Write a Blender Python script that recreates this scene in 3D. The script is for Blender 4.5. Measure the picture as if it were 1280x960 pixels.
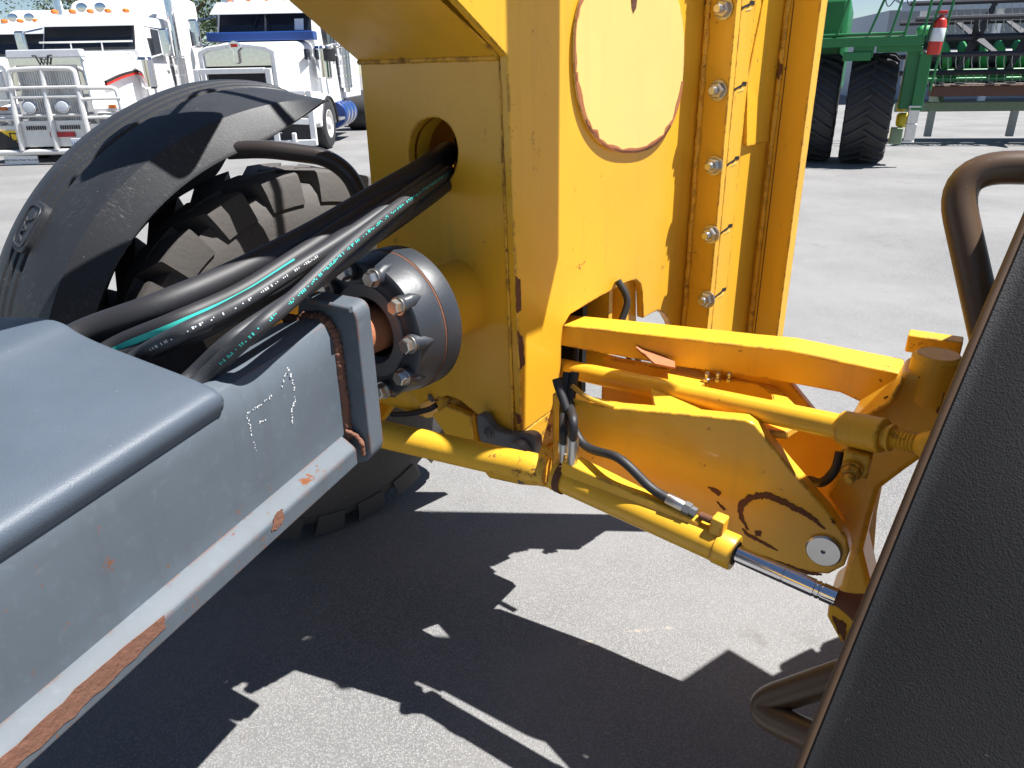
import bpy, bmesh, math, random
from mathutils import Vector, Matrix, noise
random.seed(7)
for _o in list(bpy.data.objects): bpy.data.objects.remove(_o)
SC = bpy.context.scene
COL = SC.collection
R = math.radians

# ---------------------------------------------------------------- camera, sky, sun, exposure
CAM_H, FPX, PITCH, ROLL = 1.7, 915.0, R(23.3), R(1.2)
_fw0 = Vector((0, math.cos(PITCH), -math.sin(PITCH)))
_up0 = Vector((0, math.sin(PITCH), math.cos(PITCH)))
_rt0 = Vector((1, 0, 0))
CR = _rt0*math.cos(ROLL) - _up0*math.sin(ROLL)
CU = _up0*math.cos(ROLL) + _rt0*math.sin(ROLL)
CP = Vector((0, 0, CAM_H))
cam = bpy.data.cameras.new('camera'); camo = bpy.data.objects.new('camera', cam); COL.objects.link(camo)
cam.sensor_width = 36; cam.lens = 36*FPX/1280; cam.clip_start = 0.02; cam.clip_end = 2000
mw = Matrix((CR, CU, -_fw0)).transposed().to_4x4(); mw.translation = CP
camo.matrix_world = mw
SC.camera = camo
SC.render.resolution_x, SC.render.resolution_y = 1024, 768

SUN_AZ, SUN_EL = 94, 63
w = bpy.data.worlds.new('World'); SC.world = w; w.use_nodes = True
nt = w.node_tree; nt.nodes.clear()
sky = nt.nodes.new('ShaderNodeTexSky'); sky.sky_type = 'NISHITA'; sky.sun_disc = False
sky.sun_elevation = R(SUN_EL); sky.sun_rotation = R(SUN_AZ); sky.air_density = 0.8; sky.dust_density = 0.05; sky.ozone_density = 2.0
bg = nt.nodes.new('ShaderNodeBackground'); bg.inputs[1].default_value = 0.05
wo = nt.nodes.new('ShaderNodeOutputWorld')
nt.links.new(sky.outputs[0], bg.inputs[0]); nt.links.new(bg.outputs[0], wo.inputs[0])
sl = bpy.data.lights.new('sun', 'SUN'); sl.energy = 5.0; sl.angle = R(0.5); sl.color = (1, .975, .94)
so = bpy.data.objects.new('sun', sl); COL.objects.link(so)
SDIR = Vector((math.cos(R(SUN_EL))*math.sin(R(SUN_AZ)), math.cos(R(SUN_EL))*math.cos(R(SUN_AZ)), math.sin(R(SUN_EL))))
so.rotation_euler = SDIR.to_track_quat('Z', 'Y').to_euler(); so.location = (6, 2, 12)
SC.view_settings.view_transform = 'Standard'; SC.view_settings.look = 'None'
SC.view_settings.exposure = 1.08; SC.view_settings.gamma = 1; SC.view_settings.use_curve_mapping = False
SC.render.engine = 'CYCLES'; SC.cycles.max_bounces = 5

# ---------------------------------------------------------------- surveying helpers (photo measurements -> metres)
def ray(x, y): return CR*((x-640)/FPX) + CU*((480-y)/FPX) + _fw0
def az(a): return Vector((math.sin(R(a)), math.cos(R(a)), 0))
def atz(x, y, z): r = ray(x, y); return CP + r*((z-CAM_H)/r.z)
def atd(x, y, d): r = ray(x, y); return CP + r*(d/math.hypot(r.x, r.y))
def onp(x, y, P, n): r = ray(x, y); return CP + r*((P-CP).dot(n)/r.dot(n))
def vpl(P, a):                                   # vertical plane through P running along azimuth a
    n = az(a+90)
    return lambda x, y: onp(x, y, P, n)
UP = Vector((0, 0, 1))

# ---------------------------------------------------------------- materials
MATS = {}
def nodes_of(name):
    m = bpy.data.materials.new(name); m.use_nodes = True
    t = m.node_tree; b = t.nodes['Principled BSDF']
    MATS[name] = m
    return m, t, b
def N(t, kind, **kw):
    n = t.nodes.new('ShaderNode'+kind)
    for k, v in kw.items():
        if k in ('operation', 'blend_type', 'data_type', 'feature', 'noise_dimensions', 'distance'): setattr(n, k, v)
        elif k == 'ins':
            for i, x in v.items(): n.inputs[i].default_value = x
    return n
def ramp(t, src, p0, p1, c0=(0,0,0,1), c1=(1,1,1,1)):
    r = t.nodes.new('ShaderNodeValToRGB'); e = r.color_ramp.elements
    e[0].position, e[1].position = p0, p1; e[0].color, e[1].color = c0, c1
    t.links.new(src, r.inputs[0]); return r.outputs[0]
def mixc(t, fac, a, b):
    n = t.nodes.new('ShaderNodeMix'); n.data_type = 'RGBA'
    for s, v in ((n.inputs[0], fac), (n.inputs[6], a), (n.inputs[7], b)):
        if hasattr(v, 'is_linked') or hasattr(v, 'links'): t.links.new(v, s)
        else: s.default_value = v if not isinstance(v, tuple) else (*v[:3], 1)
    return n.outputs[2]
def math_(t, op, a, b=None):
    n = t.nodes.new('ShaderNodeMath'); n.operation = op
    for i, v in enumerate((a, b)):
        if v is None: continue
        if hasattr(v, 'links'): t.links.new(v, n.inputs[i])
        else: n.inputs[i].default_value = v
    return n.outputs[0]
def noise_(t, scale, detail=4, rough=.55, vec=None):
    n = t.nodes.new('ShaderNodeTexNoise'); n.inputs['Scale'].default_value = scale
    n.inputs['Detail'].default_value = detail; n.inputs['Roughness'].default_value = rough
    if vec is None:
        tc = t.nodes.new('ShaderNodeTexCoord'); vec = tc.outputs['Object']
    t.links.new(vec, n.inputs['Vector']); return n.outputs[0]
def bump_(t, b, h, strength, dist=.002):
    n = t.nodes.new('ShaderNodeBump'); n.inputs['Strength'].default_value = strength; n.inputs['Distance'].default_value = dist
    t.links.new(h, n.inputs['Height']); t.links.new(n.outputs[0], b.inputs['Normal'])

def paint(name, col, rough=.35, rust=.0, edge=0.0, dirt=.25, bump=.05, coat=0.0, spots=.72):
    m, t, b = nodes_of(name)
    n1 = noise_(t, 3.0, 5); n2 = noise_(t, 40, 6, .65)
    c = mixc(t, math_(t, 'MULTIPLY', ramp(t, n1, .35, .75), dirt), col, tuple(x*.62+.012 for x in col))
    c = mixc(t, math_(t, 'MULTIPLY', ramp(t, n2, .55, .75), dirt*.6), c, tuple(min(1, x*1.15+.02) for x in col))
    tcs = t.nodes.new('ShaderNodeTexCoord'); mps = t.nodes.new('ShaderNodeMapping'); mps.inputs['Scale'].default_value = (14, 14, .8)
    t.links.new(tcs.outputs['Object'], mps.inputs[0])
    c = mixc(t, math_(t, 'MULTIPLY', ramp(t, noise_(t, 1.6, 5, .6, mps.outputs[0]), .56, .78), dirt*.9), c, tuple(x*.5+.03 for x in col))
    rcol = mixc(t, noise_(t, 120, 3), (.10, .035, .015), (.24, .085, .03))
    rf = None
    if rust > 0:
        a = math_(t, 'MULTIPLY', ramp(t, noise_(t, 24, 8, .75), spots, spots+.02), ramp(t, noise_(t, 2.6, 3), .48, .58))
        rf = math_(t, 'MULTIPLY', a, rust)
    if edge > 0:
        bv = t.nodes.new('ShaderNodeBevel'); bv.samples = 2; bv.inputs[0].default_value = .011
        ge = t.nodes.new('ShaderNodeNewGeometry')
        dp = t.nodes.new('ShaderNodeVectorMath'); dp.operation = 'DOT_PRODUCT'
        t.links.new(bv.outputs[0], dp.inputs[0]); t.links.new(ge.outputs['Normal'], dp.inputs[1])
        e = ramp(t, dp.outputs['Value'], .88, .992, (1,1,1,1), (0,0,0,1))
        e = math_(t, 'MULTIPLY', e, math_(t, 'MULTIPLY', ramp(t, noise_(t, 17, 7, .72), .49, .53), edge))
        rf = e if rf is None else math_(t, 'MAXIMUM', rf, e)
    if rf is not None:
        c = mixc(t, rf, c, rcol)
        t.links.new(math_(t, 'ADD', math_(t, 'MULTIPLY', rf, .5), rough), b.inputs['Roughness'])
    else:
        t.links.new(math_(t, 'ADD', math_(t, 'MULTIPLY', n1, .2), rough-.1), b.inputs['Roughness'])
    t.links.new(c, b.inputs['Base Color'])
    b.inputs['Coat Weight'].default_value = coat
    if bump: bump_(t, b, noise_(t, 90, 4), bump, .003)
    return m
def plain(name, col, rough=.5, metal=0, emit=None):
    m, t, b = nodes_of(name)
    n1 = noise_(t, 14, 4)
    t.links.new(mixc(t, n1, tuple(x*.82 for x in col), tuple(min(1, x*1.15) for x in col)), b.inputs['Base Color'])
    b.inputs['Roughness'].default_value = rough; b.inputs['Metallic'].default_value = metal
    return m
def plastic(name, col, rough, bscale, bstr, scratch=.3, dust=(.2, .2, .2), sscale=6):
    m, t, b = nodes_of(name)
    n1 = noise_(t, 4, 5)
    tc = t.nodes.new('ShaderNodeTexCoord'); mp = t.nodes.new('ShaderNodeMapping')
    mp.inputs['Scale'].default_value = (1, 7, 1); mp.inputs['Rotation'].default_value = (.3, .2, .9)
    t.links.new(tc.outputs['Object'], mp.inputs[0])
    n3 = noise_(t, 38, 8, .8, mp.outputs[0])
    c = mixc(t, n1, tuple(x*.8 for x in col), tuple(x*1.25 for x in col))
    s = math_(t, 'MULTIPLY', ramp(t, n3, .53, .68), ramp(t, noise_(t, sscale, 3), .46, .66))
    c = mixc(t, math_(t, 'MULTIPLY', s, scratch), c, dust)
    c = mixc(t, math_(t, 'MULTIPLY', ramp(t, noise_(t, 130, 2), .74, .78), scratch*1.4), c, tuple(x*1.6 for x in dust))
    t.links.new(c, b.inputs['Base Color'])
    t.links.new(math_(t, 'ADD', math_(t, 'MULTIPLY', n1, .2), rough-.1), b.inputs['Roughness'])
    v = t.nodes.new('ShaderNodeTexVoronoi'); v.inputs['Scale'].default_value = bscale
    t.links.new(tc.outputs['Object'], v.inputs['Vector'])
    bump_(t, b, math_(t, 'ADD', v.outputs[0], noise_(t, bscale*.5, 4)), bstr, .0015)
    return m

YEL = (.84, .46, .028)
paint('yellow', YEL, .36, .95, .95, .34, .06, .12, .63)
paint('yellow_worn', YEL, .45, 1, 1, .55, .14, .0, .55)
paint('yellow_pale', (.86, .62, .20), .45, .6, .9, .2, .05, 0, .74)
paint('grey_paint', (.094, .117, .142), .55, .9, .9, .8, .05, 0, .615)
paint('grey_worn', (.085, .106, .128), .6, 1, 1, .8, .08, 0, .60)
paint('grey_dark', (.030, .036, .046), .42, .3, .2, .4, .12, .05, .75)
paint('rust', (.15, .055, .025), .85, 0, 0, .9, .8)
paint('rust_orange', (.42, .15, .06), .8, 0, 0, .6, .4)
paint('weld_rust', (.20, .085, .05), .85, 0, 0, 1.0, 1.0)
paint('steel_grey', (.13, .14, .15), .5, .4, .3, .5, .15, 0, .68)
plastic('lid_plastic', (.068, .088, .116), .5, 420, .22, .35, (.13, .15, .17))
plastic('fender_plastic', (.024, .026, .030), .52, 380, .22, .8, (.15, .15, .15), 7)
plastic('fender_near', (.013, .013, .0145), .62, 330, .28, .22, (.12, .12, .12))
plastic('rim_bounce_brown', (.085, .050, .028), .38, 500, .05, .3, (.12, .08, .05))  # black plastic whose brown tint is bounced light put into the colour
plastic('tube_black', (.032, .026, .024), .36, 500, .04, .3, (.09, .07, .05))
plastic('hose_black', (.020, .020, .023), .55, 600, .06, .3, (.09, .09, .09))
plastic('hose_grey', (.030, .032, .037), .52, 600, .06, .5, (.12, .12, .12))
plastic('tyre_rubber', (.088, .080, .074), .75, 60, .35, .8, (.17, .15, .13))
plastic('tyre_dark', (.026, .026, .029), .7, 40, .3, .5, (.08, .08, .08))
plain('chrome', (.78, .78, .80), .10, 1)
plain('zinc', (.55, .53, .50), .34, 1)
plain('stainless', (.62, .62, .63), .3, 1)
plain('cyan_print', (.05, .58, .50), .5)
plain('white_print', (.62, .64, .65), .5)
plain('black', (.01, .01, .012), .6)
plain('chalk', (.75, .76, .77), .9)
plain('asphalt_dirt', (.33, .28, .23), .95)
plain('truck_white', (.80, .80, .80), .3)
plain('truck_grey', (.45, .47, .50), .35)
plain('bar_alloy', (.72, .71, .69), .42, .35)
plain('mesh_black', (.02, .02, .022), .6)
plain('red_paint', (.55, .03, .02), .4)
plain('orange_lens', (.75, .18, .02), .25)
plain('red_lens', (.35, .01, .02), .25)
plain('blue_paint', (.012, .05, .22), .35)
plain('plate_white', (.75, .78, .82), .4)
plain('plate_blue', (.05, .12, .45), .4)
plain('sign_yellow', (.85, .55, .02), .4)
plain('green_paint', (.015, .17, .05), .38)
plain('green_light', (.06, .36, .12), .4)
plain('green_pale', (.22, .30, .20), .5)
plain('dark_metal', (.03, .032, .04), .45, .3)
plain('reel_dark', (.018, .018, .03), .5)
plain('tine', (.55, .53, .5), .6)
plain('rusty_edge', (.11, .05, .035), .7)
plain('jd_yellow', (.55, .42, .02), .5)
plain('wall_blue', (.36, .42, .50), .6)
plain('roof_metal', (.30, .36, .42), .4, .3)
plain('concrete', (.45, .45, .43), .8)
plain('bark', (.10, .07, .05), .9)
def glass_dark(name, col):
    m, t, b = nodes_of(name); b.inputs['Base Color'].default_value = (*col, 1); b.inputs['Roughness'].default_value = .04
    b.inputs['Specular IOR Level'].default_value = .7; return m
glass_dark('glass', (.012, .016, .026)); glass_dark('lens', (.35, .36, .37))
m, t, b = nodes_of('leaf')
oi = t.nodes.new('ShaderNodeNewGeometry')
t.links.new(mixc(t, oi.outputs['Random Per Island'], (.025, .05, .015), (.07, .11, .03)), b.inputs['Base Color']); b.inputs['Roughness'].default_value = .6

def asphalt():
    m, t, b = nodes_of('asphalt')
    tc = t.nodes.new('ShaderNodeTexCoord'); P = tc.outputs['Object']
    v = t.nodes.new('ShaderNodeTexVoronoi'); v.inputs['Scale'].default_value = 190; t.links.new(P, v.inputs['Vector'])
    sep = t.nodes.new('ShaderNodeSeparateColor'); t.links.new(v.outputs['Color'], sep.inputs[0])
    st = ramp(t, sep.outputs[0], .05, .95, (.165, .164, .164, 1), (.325, .322, .318, 1))
    st = mixc(t, ramp(t, v.outputs['Distance'], .30, .62), st, (.14, .139, .138))
    big = noise_(t, .55, 6, .6, P); med = noise_(t, 5, 6, .6, P)
    c = mixc(t, math_(t, 'MULTIPLY', ramp(t, big, .38, .62), .7), st, (.255, .25, .245))
    c = mixc(t, math_(t, 'MULTIPLY', ramp(t, med, .45, .8), .3), c, (.16, .157, .155))
    # dark drips and oil spots with outlines of their own
    c = mixc(t, math_(t, 'MULTIPLY', ramp(t, noise_(t, 1.7, 7, .65, P), .62, .70), .6), c, (.13, .12, .112))
    # worn pale scuffs where the surface has peeled, around two spots near the axle
    for (x, y, rx, ry, rot) in SCUFFS:
        mp = t.nodes.new('ShaderNodeMapping'); mp.vector_type = 'TEXTURE'
        mp.inputs['Location'].default_value = (x, y, 0); mp.inputs['Rotation'].default_value = (0, 0, rot); mp.inputs['Scale'].default_value = (rx, ry, 1)
        t.links.new(P, mp.inputs[0])
        ln = t.nodes.new('ShaderNodeVectorMath'); ln.operation = 'LENGTH'; t.links.new(mp.outputs[0], ln.inputs[0])
        f_ = math_(t, 'ADD', ln.outputs['Value'], math_(t, 'MULTIPLY', noise_(t, 26, 5, .7, P), 2.6))
        c = mixc(t, math_(t, 'MULTIPLY', ramp(t, math_(t, 'MULTIPLY', f_, .25), .39, .46, (1,1,1,1), (0,0,0,1)), .75), c, (.36, .31, .265))
    t.links.new(c, b.inputs['Base Color']); b.inputs['Roughness'].default_value = .85
    h = math_(t, 'ADD', math_(t, 'MULTIPLY', v.outputs['Distance'], -1.0), noise_(t, 300, 3, .6, P))
    bump_(t, b, h, .55, .0035)
    return m

# ---------------------------------------------------------------- mesh helpers
SZ = 1.0                                          # size of fittings (bolts, rods, plates) on the part being built
def obj(name, bm, mat, parent=None, smooth=True, bevel=0, seg=2, mats=None, wn=True):
    me = bpy.data.meshes.new(name)
    bmesh.ops.recalc_face_normals(bm, faces=bm.faces)
    for f in bm.faces: f.smooth = smooth
    bm.to_mesh(me); bm.free()
    me.materials.append(MATS[mat])
    for k in mats or (): me.materials.append(MATS[k])
    o = bpy.data.objects.new(name, me); COL.objects.link(o)
    if parent is not None: attach(o, parent)
    if bevel:
        md = o.modifiers.new('bevel', 'BEVEL'); md.width = bevel; md.segments = seg; md.limit_method = 'ANGLE'; md.angle_limit = R(35)
        md.harden_normals = False
    if smooth and wn:
        me.set_sharp_from_angle(angle=R(32))
        if bevel:
            md = o.modifiers.new('wn', 'WEIGHTED_NORMAL'); md.keep_sharp = True
    return o
def attach(o, parent):
    o.parent = parent
    if parent.type == 'EMPTY' and parent.get('_world'):
        o.matrix_parent_inverse = Matrix.Translation(-Vector(parent.location))
def empty(name, loc, label, cat, rz=0, group=None, world=False):
    e = bpy.data.objects.new(name, None); COL.objects.link(e); e.location = loc; e.rotation_euler.z = rz
    e.empty_display_size = .2
    e['label'] = label; e['category'] = cat
    if group: e['group'] = group
    if world: e['_world'] = 1
    return e
def tag(o, label, cat, group=None):
    o['label'] = label; o['category'] = cat
    if group: o['group'] = group
    return o
def prism(pts, ext, bm=None, holes=()):
    bm = bm or bmesh.new()
    ext = Vector(ext)*SZ
    def loop(ps):
        vs = [bm.verts.new(p) for p in ps]
        return vs, [bm.edges.new((vs[i], vs[(i+1) % len(vs)])) for i in range(len(vs))]
    if not holes:
        a = [bm.verts.new(p) for p in pts]; b = [bm.verts.new(Vector(p)+ext) for p in pts]
        bm.faces.new(a); bm.faces.new(b[::-1])
        for i in range(len(a)):
            j = (i+1) % len(a); bm.faces.new((a[i], a[j], b[j], b[i]))
        return bm
    es = []; loops = []
    for ps in (pts, *holes):
        v, e = loop(ps); es += e; loops.append(v)
    nrm = ext.normalized()
    g = bmesh.ops.triangle_fill(bm, use_beauty=True, use_dissolve=False, edges=es, normal=nrm)
    fs = [x for x in g['geom'] if isinstance(x, bmesh.types.BMFace)]
    mp = {}
    for v in [v for l in loops for v in l]: mp[v] = bm.verts.new(v.co+ext)
    for f in fs: bm.faces.new([mp[v] for v in reversed(f.verts)])
    for l in loops:
        for i in range(len(l)):
            j = (i+1) % len(l); bm.faces.new((l[i], l[j], mp[l[j]], mp[l[i]]))
    return bm
def box(c, s, bm=None, M=None):
    bm = bm or bmesh.new()
    c = Vector(c); h = Vector(s)/2*SZ
    vs = []
    for sx in (-1, 1):
        for sy in (-1, 1):
            for sz in (-1, 1):
                p = Vector((sx*h.x, sy*h.y, sz*h.z))
                if M: p = M @ p
                vs.append(bm.verts.new(c+p))
    for f in ((0,1,3,2), (4,6,7,5), (0,4,5,1), (2,3,7,6), (0,2,6,4), (1,5,7,3)): bm.faces.new([vs[i] for i in f])
    return bm
def frame(d):
    d = Vector(d).normalized(); a = UP if abs(d.z) < .9 else Vector((1, 0, 0))
    u = d.cross(a).normalized(); return u, u.cross(d).normalized(), d
def catmull(P, n=8):
    P = [Vector(p) for p in P]
    if len(P) == 2: return P
    Q = [P[0]*2-P[1]] + P + [P[-1]*2-P[-2]]; out = []
    for i in range(1, len(Q)-2):
        for k in range(n):
            t_ = k/n; a, b, c, d = Q[i-1:i+3]
            out.append(.5*((2*b)+(c-a)*t_+(2*a-5*b+4*c-d)*t_*t_+(3*b-a-3*c+d)*t_**3))
    return out+[P[-1]]
def fillet(P, r, n=6):
    P = [Vector(p) for p in P]; out = [P[0]]
    for i in range(1, len(P)-1):
        a, b, c = P[i-1:i+2]; u = (a-b); v = (c-b); q = min(r, u.length*.49, v.length*.49)
        s, e = b+u.normalized()*q, b+v.normalized()*q
        for k in range(n+1):
            t_ = k/n; out.append((1-t_)**2*s+2*t_*(1-t_)*b+t_*t_*e)
    return out+[P[-1]]
def tube(path, r, bm=None, seg=14, cap=True, jitter=0, radii=None):
    bm = bm or bmesh.new(); P = [Vector(p) for p in path]; rings = []
    u = None
    for i, p in enumerate(P):
        d = (P[min(i+1, len(P)-1)]-P[max(i-1, 0)]).normalized()
        if u is None: u, v, _ = frame(d)
        else:
            u = (u-d*u.dot(d)).normalized(); v = u.cross(d)
        rr = (radii[i] if radii else r)*SZ
        ring = []
        for k in range(seg):
            a = 2*math.pi*k/seg; q = rr*(1+(random.uniform(-jitter, jitter) if jitter else 0))
            ring.append(bm.verts.new(p+u*math.cos(a)*q+v*math.sin(a)*q))
        rings.append(ring)
    for a, b in zip(rings, rings[1:]):
        for k in range(seg): bm.faces.new((a[k], a[(k+1) % seg], b[(k+1) % seg], b[k]))
    if cap: bm.faces.new(rings[0][::-1]); bm.faces.new(rings[-1])
    return bm
def lathe(prof, c, d, bm=None, seg=48, closed=False):
    """prof: (radius, height along d)"""
    bm = bm or bmesh.new(); u, v, d = frame(d); c = Vector(c); rings = []
    for r, h in prof:
        r, h = r*SZ, h*SZ
        if r < 1e-5: rings.append([bm.verts.new(c+d*h)]); continue
        rings.append([bm.verts.new(c+d*h+(u*math.cos(2*math.pi*k/seg)+v*math.sin(2*math.pi*k/seg))*r) for k in range(seg)])
    prs = list(zip(rings, rings[1:])) + ([(rings[-1], rings[0])] if closed else [])
    for a, b in prs:
        for k in range(seg):
            j = (k+1) % seg
            if len(a) == 1 and len(b) == 1: continue
            if len(a) == 1: bm.faces.new((a[0], b[k], b[j]))
            elif len(b) == 1: bm.faces.new((a[k], a[j], b[0]))
            else: bm.faces.new((a[k], a[j], b[j], b[k]))
    return bm
def hexbolt(c, d, r=.02, h=.018, washer=.027, stud=0, name='bolt', mat='zinc', parent=None, rot=None):
    u, v, d = frame(d); c = Vector(c); a0 = random.random() if rot is None else rot
    bm = lathe([(0, .0), (washer, .0), (washer, .004), (0, .0041)], c, d, seg=20)
    def ring(q, hh, k0=0):
        q, hh = q*SZ, hh*SZ
        return [bm.verts.new(c+d*hh+(u*math.cos(a0+k*math.pi/3)+v*math.sin(a0+k*math.pi/3))*q) for k in range(6)]
    A, B, Cc = ring(r, .003), ring(r, h-.003), ring(r*.86, h)
    for p, q in ((A, B), (B, Cc)):
        for k in range(6): bm.faces.new((p[k], p[(k+1) % 6], q[(k+1) % 6], q[k]))
    bm.faces.new(Cc)
    if stud: lathe([(r*.55, h-.004), (r*.55, h+stud-.003), (r*.45, h+stud), (0, h+stud)], c, d, bm, 14)
    return obj(name, bm, mat, parent, smooth=True)
def bez(pts, n=24):                               # closed smooth outline through points
    P = [Vector(p) for p in pts]; m_ = len(P); out = []
    for i in range(m_):
        a, b, c, d = P[i-1], P[i], P[(i+1) % m_], P[(i+2) % m_]
        for k in range(n//m_+1):
            t_ = k/(n//m_+1)
            out.append(.5*((2*b)+(c-a)*t_+(2*a-5*b+4*c-d)*t_*t_+(3*b-a-3*c+d)*t_**3))
    return out
def patch(pl, pts, mat, parent, nrm, rough=3.0, name='rust_patch', thick=.0012, sub=5, lift=.0006):
    """thin flake with a ragged outline lying on a surface; pl maps photo points on the plane"""
    P = [pl(x, y) for x, y in pts]; out = []
    sc = (P[0]-P[1]).length
    for i in range(len(P)):
        a, b = P[i], P[(i+1) % len(P)]
        for k in range(sub):
            q = a.lerp(b, k/sub); j = .0011*rough
            out.append(q+Vector((random.uniform(-j, j), random.uniform(-j, j), random.uniform(-j, j))))
    nn = Vector(nrm).normalized()
    out = [q-nn*((q-P[0]).dot(nn)) + nn*lift for q in out]
    try: return obj(name, prism(out, nn*thick), mat, parent, smooth=False)
    except ValueError: return None

# ---------------------------------------------------------------- the ground
SCUFFS = [(atz(730, 803, 0).x, atz(730, 803, 0).y, .05, .02, .3), (atz(800, 788, 0).x, atz(800, 788, 0).y, .06, .018, .2),
          (atz(835, 785, 0).x, atz(835, 785, 0).y, .03, .015, 0)]
asphalt()
bm = bmesh.new()
vs = [bm.verts.new(p) for p in ((-300, -60, 0), (300, -60, 0), (300, 500, 0), (-300, 500, 0))]; bm.faces.new(vs)
g = obj('ground', bm, 'asphalt'); g['kind'] = 'structure'

# ================================================================ THE MACHINE
MR = empty('articulated_machine', (.1, 2.3, 0), 'yellow and dark grey articulated machine with black mudguards filling the foreground', 'machine', world=True)

# ---------------- tower: plane F (rear face of the box) and plane A (right cheek)
SZ = .87
K = atd(643, 540, 1.87)
AF, AA = 137, 47
dA, dF = az(AA), az(AF)
F = vpl(K, AF)
A = vpl(K+dF*.028, AA)
TZ = 2.5
f_tl, f_tr = F(450, 78), F(627, 72)
def up_to(p, q, z):                                # continue line p->q to height z
    d = q-p; return q + d*((z-q.z)/d.z)
gl, gr = F(450, 78), F(627, 72)
# goose neck underside leaves F going up and back in the plane of A
a0, a1 = A(570, 0), A(634, 70)
gdir = (a0-a1).normalized()
tower = obj('tower', prism([F(450, 78), F(627, 72), F(644, 543), F(620, 533), F(596, 518), F(576, 501), F(558, 495), F(540, 500), F(515, 508), F(488, 508)],
            dA*.03, holes=[[F(541+31*math.cos(q), 191+44*math.sin(q)) for q in [k*math.pi/16 for k in range(32)]]]), 'yellow', MR, bevel=.004)
tube_in = bmesh.new()
# hole lining
hc = [F(541+31*math.cos(q), 191+44*math.sin(q)) for q in [k*math.pi/16 for k in range(32)]]
vs0 = [tube_in.verts.new(p+dA*.031) for p in hc]; vs1 = [tube_in.verts.new(p+dA*.075) for p in hc]
for i in range(32): tube_in.faces.new((vs0[i], vs0[(i+1) % 32], vs1[(i+1) % 32], vs1[i]))
obj('hole_lining', tube_in, 'yellow', tower)
# back and left walls; cap, floor and black panel added to darken the hole
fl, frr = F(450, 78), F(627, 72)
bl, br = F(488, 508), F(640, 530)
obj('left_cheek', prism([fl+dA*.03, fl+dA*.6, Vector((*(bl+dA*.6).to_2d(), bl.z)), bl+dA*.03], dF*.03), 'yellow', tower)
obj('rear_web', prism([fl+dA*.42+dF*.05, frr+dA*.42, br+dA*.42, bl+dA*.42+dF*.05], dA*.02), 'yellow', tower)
obj('shade_cap', prism([fl+dA*.035+dF*.06, frr+dA*.035, frr+dA*.41, fl+dA*.41+dF*.06], UP*.02), 'yellow', tower)
obj('shade_floor', prism([F(460, 262)+dA*.035+dF*.05, F(632, 262)+dA*.035, F(632, 262)+dA*.41, F(460, 262)+dA*.41+dF*.05], -UP*.02), 'grey_dark', tower)
obj('black_shade_panel', prism([fl+dA*.30+dF*.05, frr+dA*.30, br+dA*.30, bl+dA*.30+dF*.05], dA*.02), 'black', tower)
# goose neck underside plate
L = 1.5
gq = [fl, frr-dF*.002, frr-dF*.002+gdir*L, fl+gdir*L]
obj('gooseneck_plate', prism(gq, Vector((dA.x, dA.y, .9)).normalized()*.03), 'yellow', MR, bevel=.003)
# right cheek (plane A): traced outline, goose neck side included
s_top = a1 + gdir*1.5
edgeB = A(868, 0)
rb_top = Vector((edgeB.x, edgeB.y, TZ))
cheek_pts = [s_top, a1, A(652, 541), A(697, 508), A(701, 480), A(702, 430), A(704, 408), A(713, 393), A(750, 371), A(786, 352), A(795, 350), A(801, 355), A(803, 366), A(804, 398),
             A(814, 392), A(823, 388), A(832, 393), A(838, 404), A(842, 418), A(872, 425), rb_top, Vector((s_top.x, s_top.y, TZ))]
cheek = obj('right_cheek', prism(cheek_pts, -dF*.03), 'yellow', MR, bevel=.003)
# inner doubler ring around the cut-out, seen through it
inn = [A(700, 500), A(712, 400), A(780, 360), A(795, 360), A(798, 420)]
obj('inner_gusset', prism([A(783, 352)-dF*.03+dA*.02, A(805, 352)-dF*.03, A(805, 440)-dF*.03, A(783, 440)-dF*.03+dA*.02], -dF*.16), 'yellow', cheek, bevel=.003)
# weld seams
def weld(name, pts, r, mat, parent, n=14, jit=.22):
    P = []
    for a, b in zip(pts, pts[1:]):
        for k in range(n): P.append(a.lerp(b, k/n))
    P.append(pts[-1])
    return obj(name, tube(P, r, jitter=jit, seg=8), mat, parent, wn=False)
weld('weld_seam', [F(627, 76)-dA*.004, F(643, 540)-dA*.004], .006, 'yellow_worn', cheek, 60)
weld('weld_seam', [fl-dA*.004, frr-dA*.004], .007, 'yellow_worn', tower, 40)
weld('weld_seam', [frr-dA*.006, frr-dA*.006+gdir*.6], .008, 'yellow_worn', cheek, 40)
for pts in ([(644, 345), (650, 350), (651, 388), (645, 392)], [(647, 415), (653, 420), (656, 455), (650, 462)], [(644, 515), (650, 519), (652, 528), (646, 530)]):
    patch(A, pts, 'rust', cheek, dF, 2)
# oval cover plate on A
ov = []
for k in range(72):
    q = 2*math.pi*k/72; cx, sx_ = math.cos(q), math.sin(q)
    ov.append(A(783.5+69*math.copysign(abs(cx)**.82, cx), 62+(129 if sx_ > 0 else 112)*math.copysign(abs(sx_)**.86, sx_)))
cover = obj('cover_plate', prism([p+dF*.001 for p in ov], dF*.009), 'yellow_pale', cheek, bevel=.003)
oc = sum(ov, Vector())/len(ov)
def ov_band(i0, i1, w0, mat, name='rust_rim'):
    outer = [ov[i % 72]+dF*.0092 for i in range(i0, i1+1)]
    inner = []
    for i in range(i0, i1+1):
        p = ov[i % 72]; wv = w0*(.35+.65*abs(noise.noise(Vector((i*.9, 3.1, w0*10))))*2)
        inner.append(p+(oc-p).normalized()*wv+dF*.0092)
    return obj(name, prism(outer+inner[::-1], dF*.0012), mat, cover, smooth=False)
ov_band(3, 34, .021, 'rust_orange'); ov_band(9, 28, .013, 'rust')
ov_band(33, 47, .011, 'rust_orange')
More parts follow.
